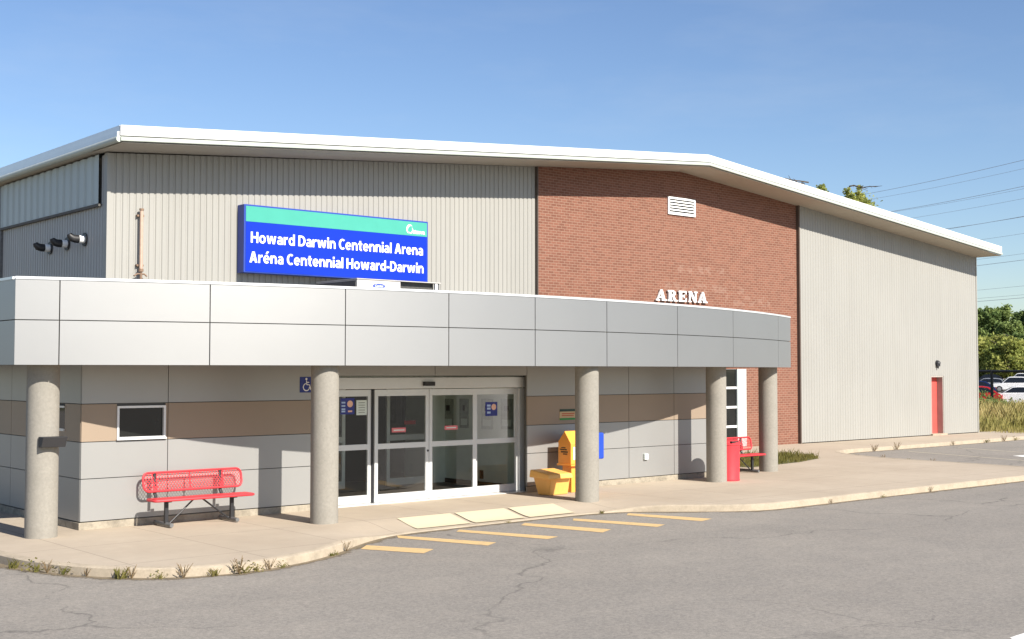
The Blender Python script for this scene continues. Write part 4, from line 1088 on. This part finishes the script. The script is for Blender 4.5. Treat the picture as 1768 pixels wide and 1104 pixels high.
# ------------------------------------------------------------------ fence, cars, trees, pylon, wires
fence = thing('chain_link_fence', (66.2, 35.3, GROUND_Z), 'black chain link fence in front of the parked cars', 'fence')
for i in range(-4, 9):
    y = 35.3 + 3 * i
    MB().tube([(66.2, y, GROUND_Z), (66.2, y, 2.5)], .085, 8).build('fence_post', 'black', fence, smooth=True)
for z in (2.44, .0): MB().tube([(66.2, 23.3, z), (66.2, 59.3, z)], .075, 8).build('fence_rail', 'black', fence)
MB().quad((66.2, 23.3, -.1), (66.2, 59.3, -.1), (66.2, 59.3, 2.44), (66.2, 23.3, 2.44)).build('fence_mesh', 'screen', fence, recalc=False)

lot = MB(); lot.quad((74, 20, -.12), (250, 20, 1.1), (250, 160, 1.1), (74, 160, -.12))
tag(lot.build('car_park', 'asphalt', recalc=False), kind='structure')
def lot_z(x): return -.12 + (x - 74) / 176 * 1.22
def make_car(paint, label, x, y, rz, suv=False):
    z = lot_z(x); t = thing('parked_car', (x, y, z), label, 'car', 'cars parked behind the fence')
    h = 1.62 if suv else 1.44
    L, W = 4.5, .88
    lower = [(-2.25, .28), (-2.22, .62), (-2.05, .86), (-1.0, .93), (1.1, .98), (2.05, .92), (2.24, .7), (2.24, .3), (1.85, .24), (-1.9, .24)]
    upper = [(-1.15, .92), (-.45, h - .06), (-.1, h), (.95, h), (1.35, h - .07), (1.95, .95)]
    def prismw(m, poly, w0, w1, zlo, zhi):
        n = len(poly); vs = []
        for s_ in (-1, 1):
            for px, pz in poly:
                w = w0 + (w1 - w0) * (pz - zlo) / (zhi - zlo); vs.append((px, s_ * w, pz))
        m.add(vs, [tuple(range(n))[::-1], tuple(range(n, 2 * n))] + [(i, (i + 1) % n, (i + 1) % n + n, i + n) for i in range(n)])
    m = MB(); prismw(m, lower, W, W - .03, .24, .98); prismw(m, upper, W - .06, W - .24, .92, h)
    body = m.build('car_body', paint, None, smooth=False, bevel=.05)
    g1 = MB(); win = [(-1.0, .97), (-.42, h - .12), (-.1, h - .09), (.9, h - .09), (1.25, h - .14), (1.72, .99)]
    prismw(g1, win, W - .052, W - .21, .92, h)
    prismw(g1, [(-1.19, .96), (-.50, h - .08), (-.46, h - .08), (-1.13, .96)], W - .14, W - .32, .92, h)
    prismw(g1, [(1.42, h - .1), (1.97, .98), (1.93, .97), (1.36, h - .1)], W - .14, W - .32, .92, h)
    glass = g1.build('car_windows', 'car_glass', None)
    parts = [body, glass]
    for wx in (-1.38, 1.40):
        for s_ in (-1, 1):
            w = MB().tube([(wx, s_ * (W - .2), .32), (wx, s_ * (W + .005), .32)], .32, 18).build('wheel', 'tyre', None, smooth=True)
            r_ = MB().tube([(wx, s_ * (W + .0), .32), (wx, s_ * (W + .012), .32)], .2, 14).build('wheel_rim', 'rim', None)
            r_.parent = w; parts.append(w)
    for s_ in (-1, 1):
        parts.append(MB().box(-2.235, -2.15, s_ * .62 - .16, s_ * .62 + .16, .66, .8).build('headlight', 'white', None))
        parts.append(MB().box(2.2, 2.25, s_ * .66 - .12, s_ * .66 + .12, .7, .86).build('tail_light', 'car_red', None))
    for p in parts: p.parent = t
    t.rotation_euler = (0, 0, rz)
make_car('car_white', 'nearest white car behind the fence, at the right edge', 85.6, 43.6, radians(-62))
make_car('car_red', 'red car behind the fence, half hidden by the hall corner', 83.5, 46.3, radians(-60))
make_car('car_blue', 'dark blue car parked behind the red one by the hall corner', 108.5, 60.0, radians(-60))
make_car('car_white', 'white car in the second row behind the fence', 127.0, 65.4, radians(-58), True)
make_car('car_silver', 'silver car in the middle of the second row', 129, 69.3, radians(-60))
make_car('car_white', 'white tall car in the last row, right side', 170, 86.4, radians(-60), True)
make_car('car_black', 'black car in the last row, left side', 169, 90.8, radians(-58))

def leaf_cloud(m, centre, rad, n_clump, per, size, rng, clump_r=.28, flat_=.8):
    cx, cy, cz = centre; rx, ry, rz = rad
    for _ in range(n_clump):
        while True:
            d = Vector((rng.uniform(-1, 1), rng.uniform(-1, 1), rng.uniform(-1, 1)))
            if .25 < d.length < 1: break
        d = d.normalized() * (d.length ** .5)
        c_ = Vector((cx + d.x * rx, cy + d.y * ry, cz + d.z * rz)); cr_ = clump_r * rx * rng.uniform(.5, 1.25)
        for _ in range(per):
            p = c_ + Vector((rng.gauss(0, .5), rng.gauss(0, .5), rng.gauss(0, .42))) * cr_
            u = Vector((rng.gauss(0, 1), rng.gauss(0, 1), rng.gauss(0, .7))).normalized() * size * rng.uniform(.6, 1.3); v_ = u.cross(Vector((rng.gauss(0, 1), rng.gauss(0, 1), rng.gauss(0, 1)))).normalized() * u.length * .55
            m.add([p - u, p + v_, p + u, p - v_], [(0, 1, 2, 3)])
def make_tree(x, y, h, r, mat, label, seed, n_clump=90, per=60, size=.2, trunk_r=.22, gz=0., low=.2, bare=()):
    rng = random.Random(seed); t = thing('leafy_tree', (x, y, gz), label, 'tree', 'trees beyond the hall and car park')
    tr = MB(); top = gz + h * .86
    tr.tube([(x, y, gz - .2), (x + .1, y, gz + h * .3), (x - .1, y + .1, gz + h * .6), (x, y, top)], [trunk_r, trunk_r * .75, trunk_r * .45, .04], 8)
    for i in range(9):
        z0 = gz + h * rng.uniform(.3, .75); a_ = rng.uniform(0, 2 * pi); l = r * rng.uniform(.5, .9)
        tr.tube([(x, y, z0), (x + l * .5 * cos(a_), y + l * .5 * sin(a_), z0 + l * .35), (x + l * cos(a_), y + l * sin(a_), z0 + l * .6)], [trunk_r * .4, trunk_r * .25, .03], 5)
    for (p0, p1, wob) in bare:
        p0, p1 = Vector(p0), Vector(p1); pts = [p0.lerp(p1, q / 5) + Vector((rng.gauss(0, 1), rng.gauss(0, 1), rng.gauss(0, 1))) * wob for q in range(6)]
        tr.tube(pts, [.07, .065, .055, .045, .035, .02], 5)
        for q in range(1, 6):
            for _ in range(3):
                e_ = pts[q] + (p1 - p0).normalized() * rng.uniform(.1, .5) + Vector((rng.gauss(0, .2), rng.gauss(0, .2), rng.gauss(0, .14))); tr.tube([pts[q], e_], [.03, .012], 4)
    tr.build('trunk', 'bark', t, smooth=True)
    cr_ = MB(); ch = h * (1 - low)
    leaf_cloud(cr_, (x, y, gz + h * low + ch * .42), (r, r, ch * .46), n_clump, per, size, rng)
    for _ in range(4):
        leaf_cloud(cr_, (x + rng.uniform(-.5, .5) * r, y + rng.uniform(-.5, .5) * r, gz + h * (.8 + rng.uniform(0, .1))), (r * .4, r * .4, h * .09), 14, per, size, rng, .35)
    cr_.build('crown', mat, t, recalc=False)
    return t
def bearing(px):
    xc = (px - 884) / F_PX; yw = radians(YAW); pt = radians(PITCH)
    f = Vector((cos(yw) * cos(pt), sin(yw) * cos(pt))); r_ = Vector((sin(yw), -cos(yw)))
    d = f + r_ * xc; return d.normalized()
def at(px, dist): b = bearing(px); return b.x * dist, b.y * dist
for (px, dist, h, r, mat, lab, sd) in (
        (1697, 228, 13.0, 3.6, 'leaf_a', 'tree beyond the cars, directly beside the corner of the hall', 11), (1722, 236, 13.8, 4.2, 'leaf_a', 'tallest green tree beyond the cars', 12),
        (1745, 226, 10.6, 3.6, 'leaf_a', 'lower green tree between the tallest and the dark tree', 13), (1772, 240, 13.6, 3.8, 'leaf_c', 'dark green tree at the right edge of the picture', 14),
        (1708, 205, 7.5, 4.0, 'leaf_b', 'low yellow green bushy tree just behind the car park, left', 15), (1740, 200, 6.6, 3.4, 'leaf_b', 'low yellow green bushy tree just behind the car park, middle', 16),
        (1768, 208, 7.8, 3.8, 'leaf_a', 'low bushy tree just behind the car park, right', 17), (1680, 240, 12.0, 4.0, 'leaf_c', 'tree mostly hidden by the hall corner', 18), (1800, 235, 14.0, 4.2, 'leaf_a', 'tree just outside the right edge of the picture', 19)):
    x, y = at(px, dist); make_tree(x, y, h, r, mat, lab, sd, 120, 60, .27, .25, .6, .08)
x, y = at(1478, 112); make_tree(x, y, 19.3, 2.6, 'leaf_b', 'yellow green treetop showing above the roof slope', 31, 130, 60, .16, .25, 0, .35, bare=[((*at(1470, 112), 18.5), (*at(1512, 110), 18.15), .08)])
x, y = at(1409, 116); make_tree(x, y, 20.9, 1.7, 'leaf_b', 'small leafy treetop just above the roof, left of the bigger one', 32, 90, 60, .16, .22, 0, .4, bare=[((*at(1398, 116), 19.6), (*at(1358, 114), 19.75), .05), ((*at(1392, 116), 19.5), (*at(1364, 114), 19.6), .06)])

# shrubs at the foot of the fence
for i, (y, h) in enumerate(((36.4, 1.7), (35.0, 1.5), (33.0, 1.1))):
    s_ = thing('shrub', (64.2 - .3 * i, y, GROUND_Z), ('dark green shrub before the fence, by the hall corner', 'dark green shrub at the foot of the fence post', 'low green shrub before the white car')[i], 'shrub', 'shrubs along the fence')
    m = MB(); leaf_cloud(m, (64.2 - .3 * i, y, GROUND_Z + h * .5), (1.0, 1.0, h * .5), 26, 40, .07, random.Random(40 + i), .4)
    m.build('foliage', 'leaf_a', s_, recalc=False)

# overhead wires
S0 = Vector((*at(1440, 262), 0)); S1 = Vector((*at(1768, 216), 0)); dv = (S1 - S0)
WZ_ = [(312, 'topmost'), (317, 'second from the top'), (342, 'third from the top'), (353, 'fourth from the top'), (365, 'fifth from the top'), (388, 'sixth from the top'), (400, 'seventh from the top'), (421, 'eighth from the top'),
       (448.5, 'level with the roof corner'), (468, 'just below the roof corner'), (505, 'third lowest'), (516, 'second lowest'), (527, 'lowest, just over the trees')]
for i, (yy, lab) in enumerate(WZ_):
    z = CAM_Z + (641.2 - yy) / F_PX * 216; off = Vector((-dv.y, dv.x, 0)).normalized() * ((i % 3) - 1) * 3.5
    pts = []
    for j in range(25):
        t = -.2 + j / 24 * 2.4; p = S0 + dv * t + off; sag = 2.2 * (t - 1.0) ** 2 if yy < 430 else .6 * (t - 1) ** 2
        pts.append((p.x, p.y, z + (sag if t > 1 else sag * .6)))
    tag(MB().tube(pts, .022 if i % 3 else .034, 5).build('overhead_wire', 'wire', recalc=False), 'thin grey overhead wire, ' + lab + ', right of the hall', 'wire', 'overhead wires')
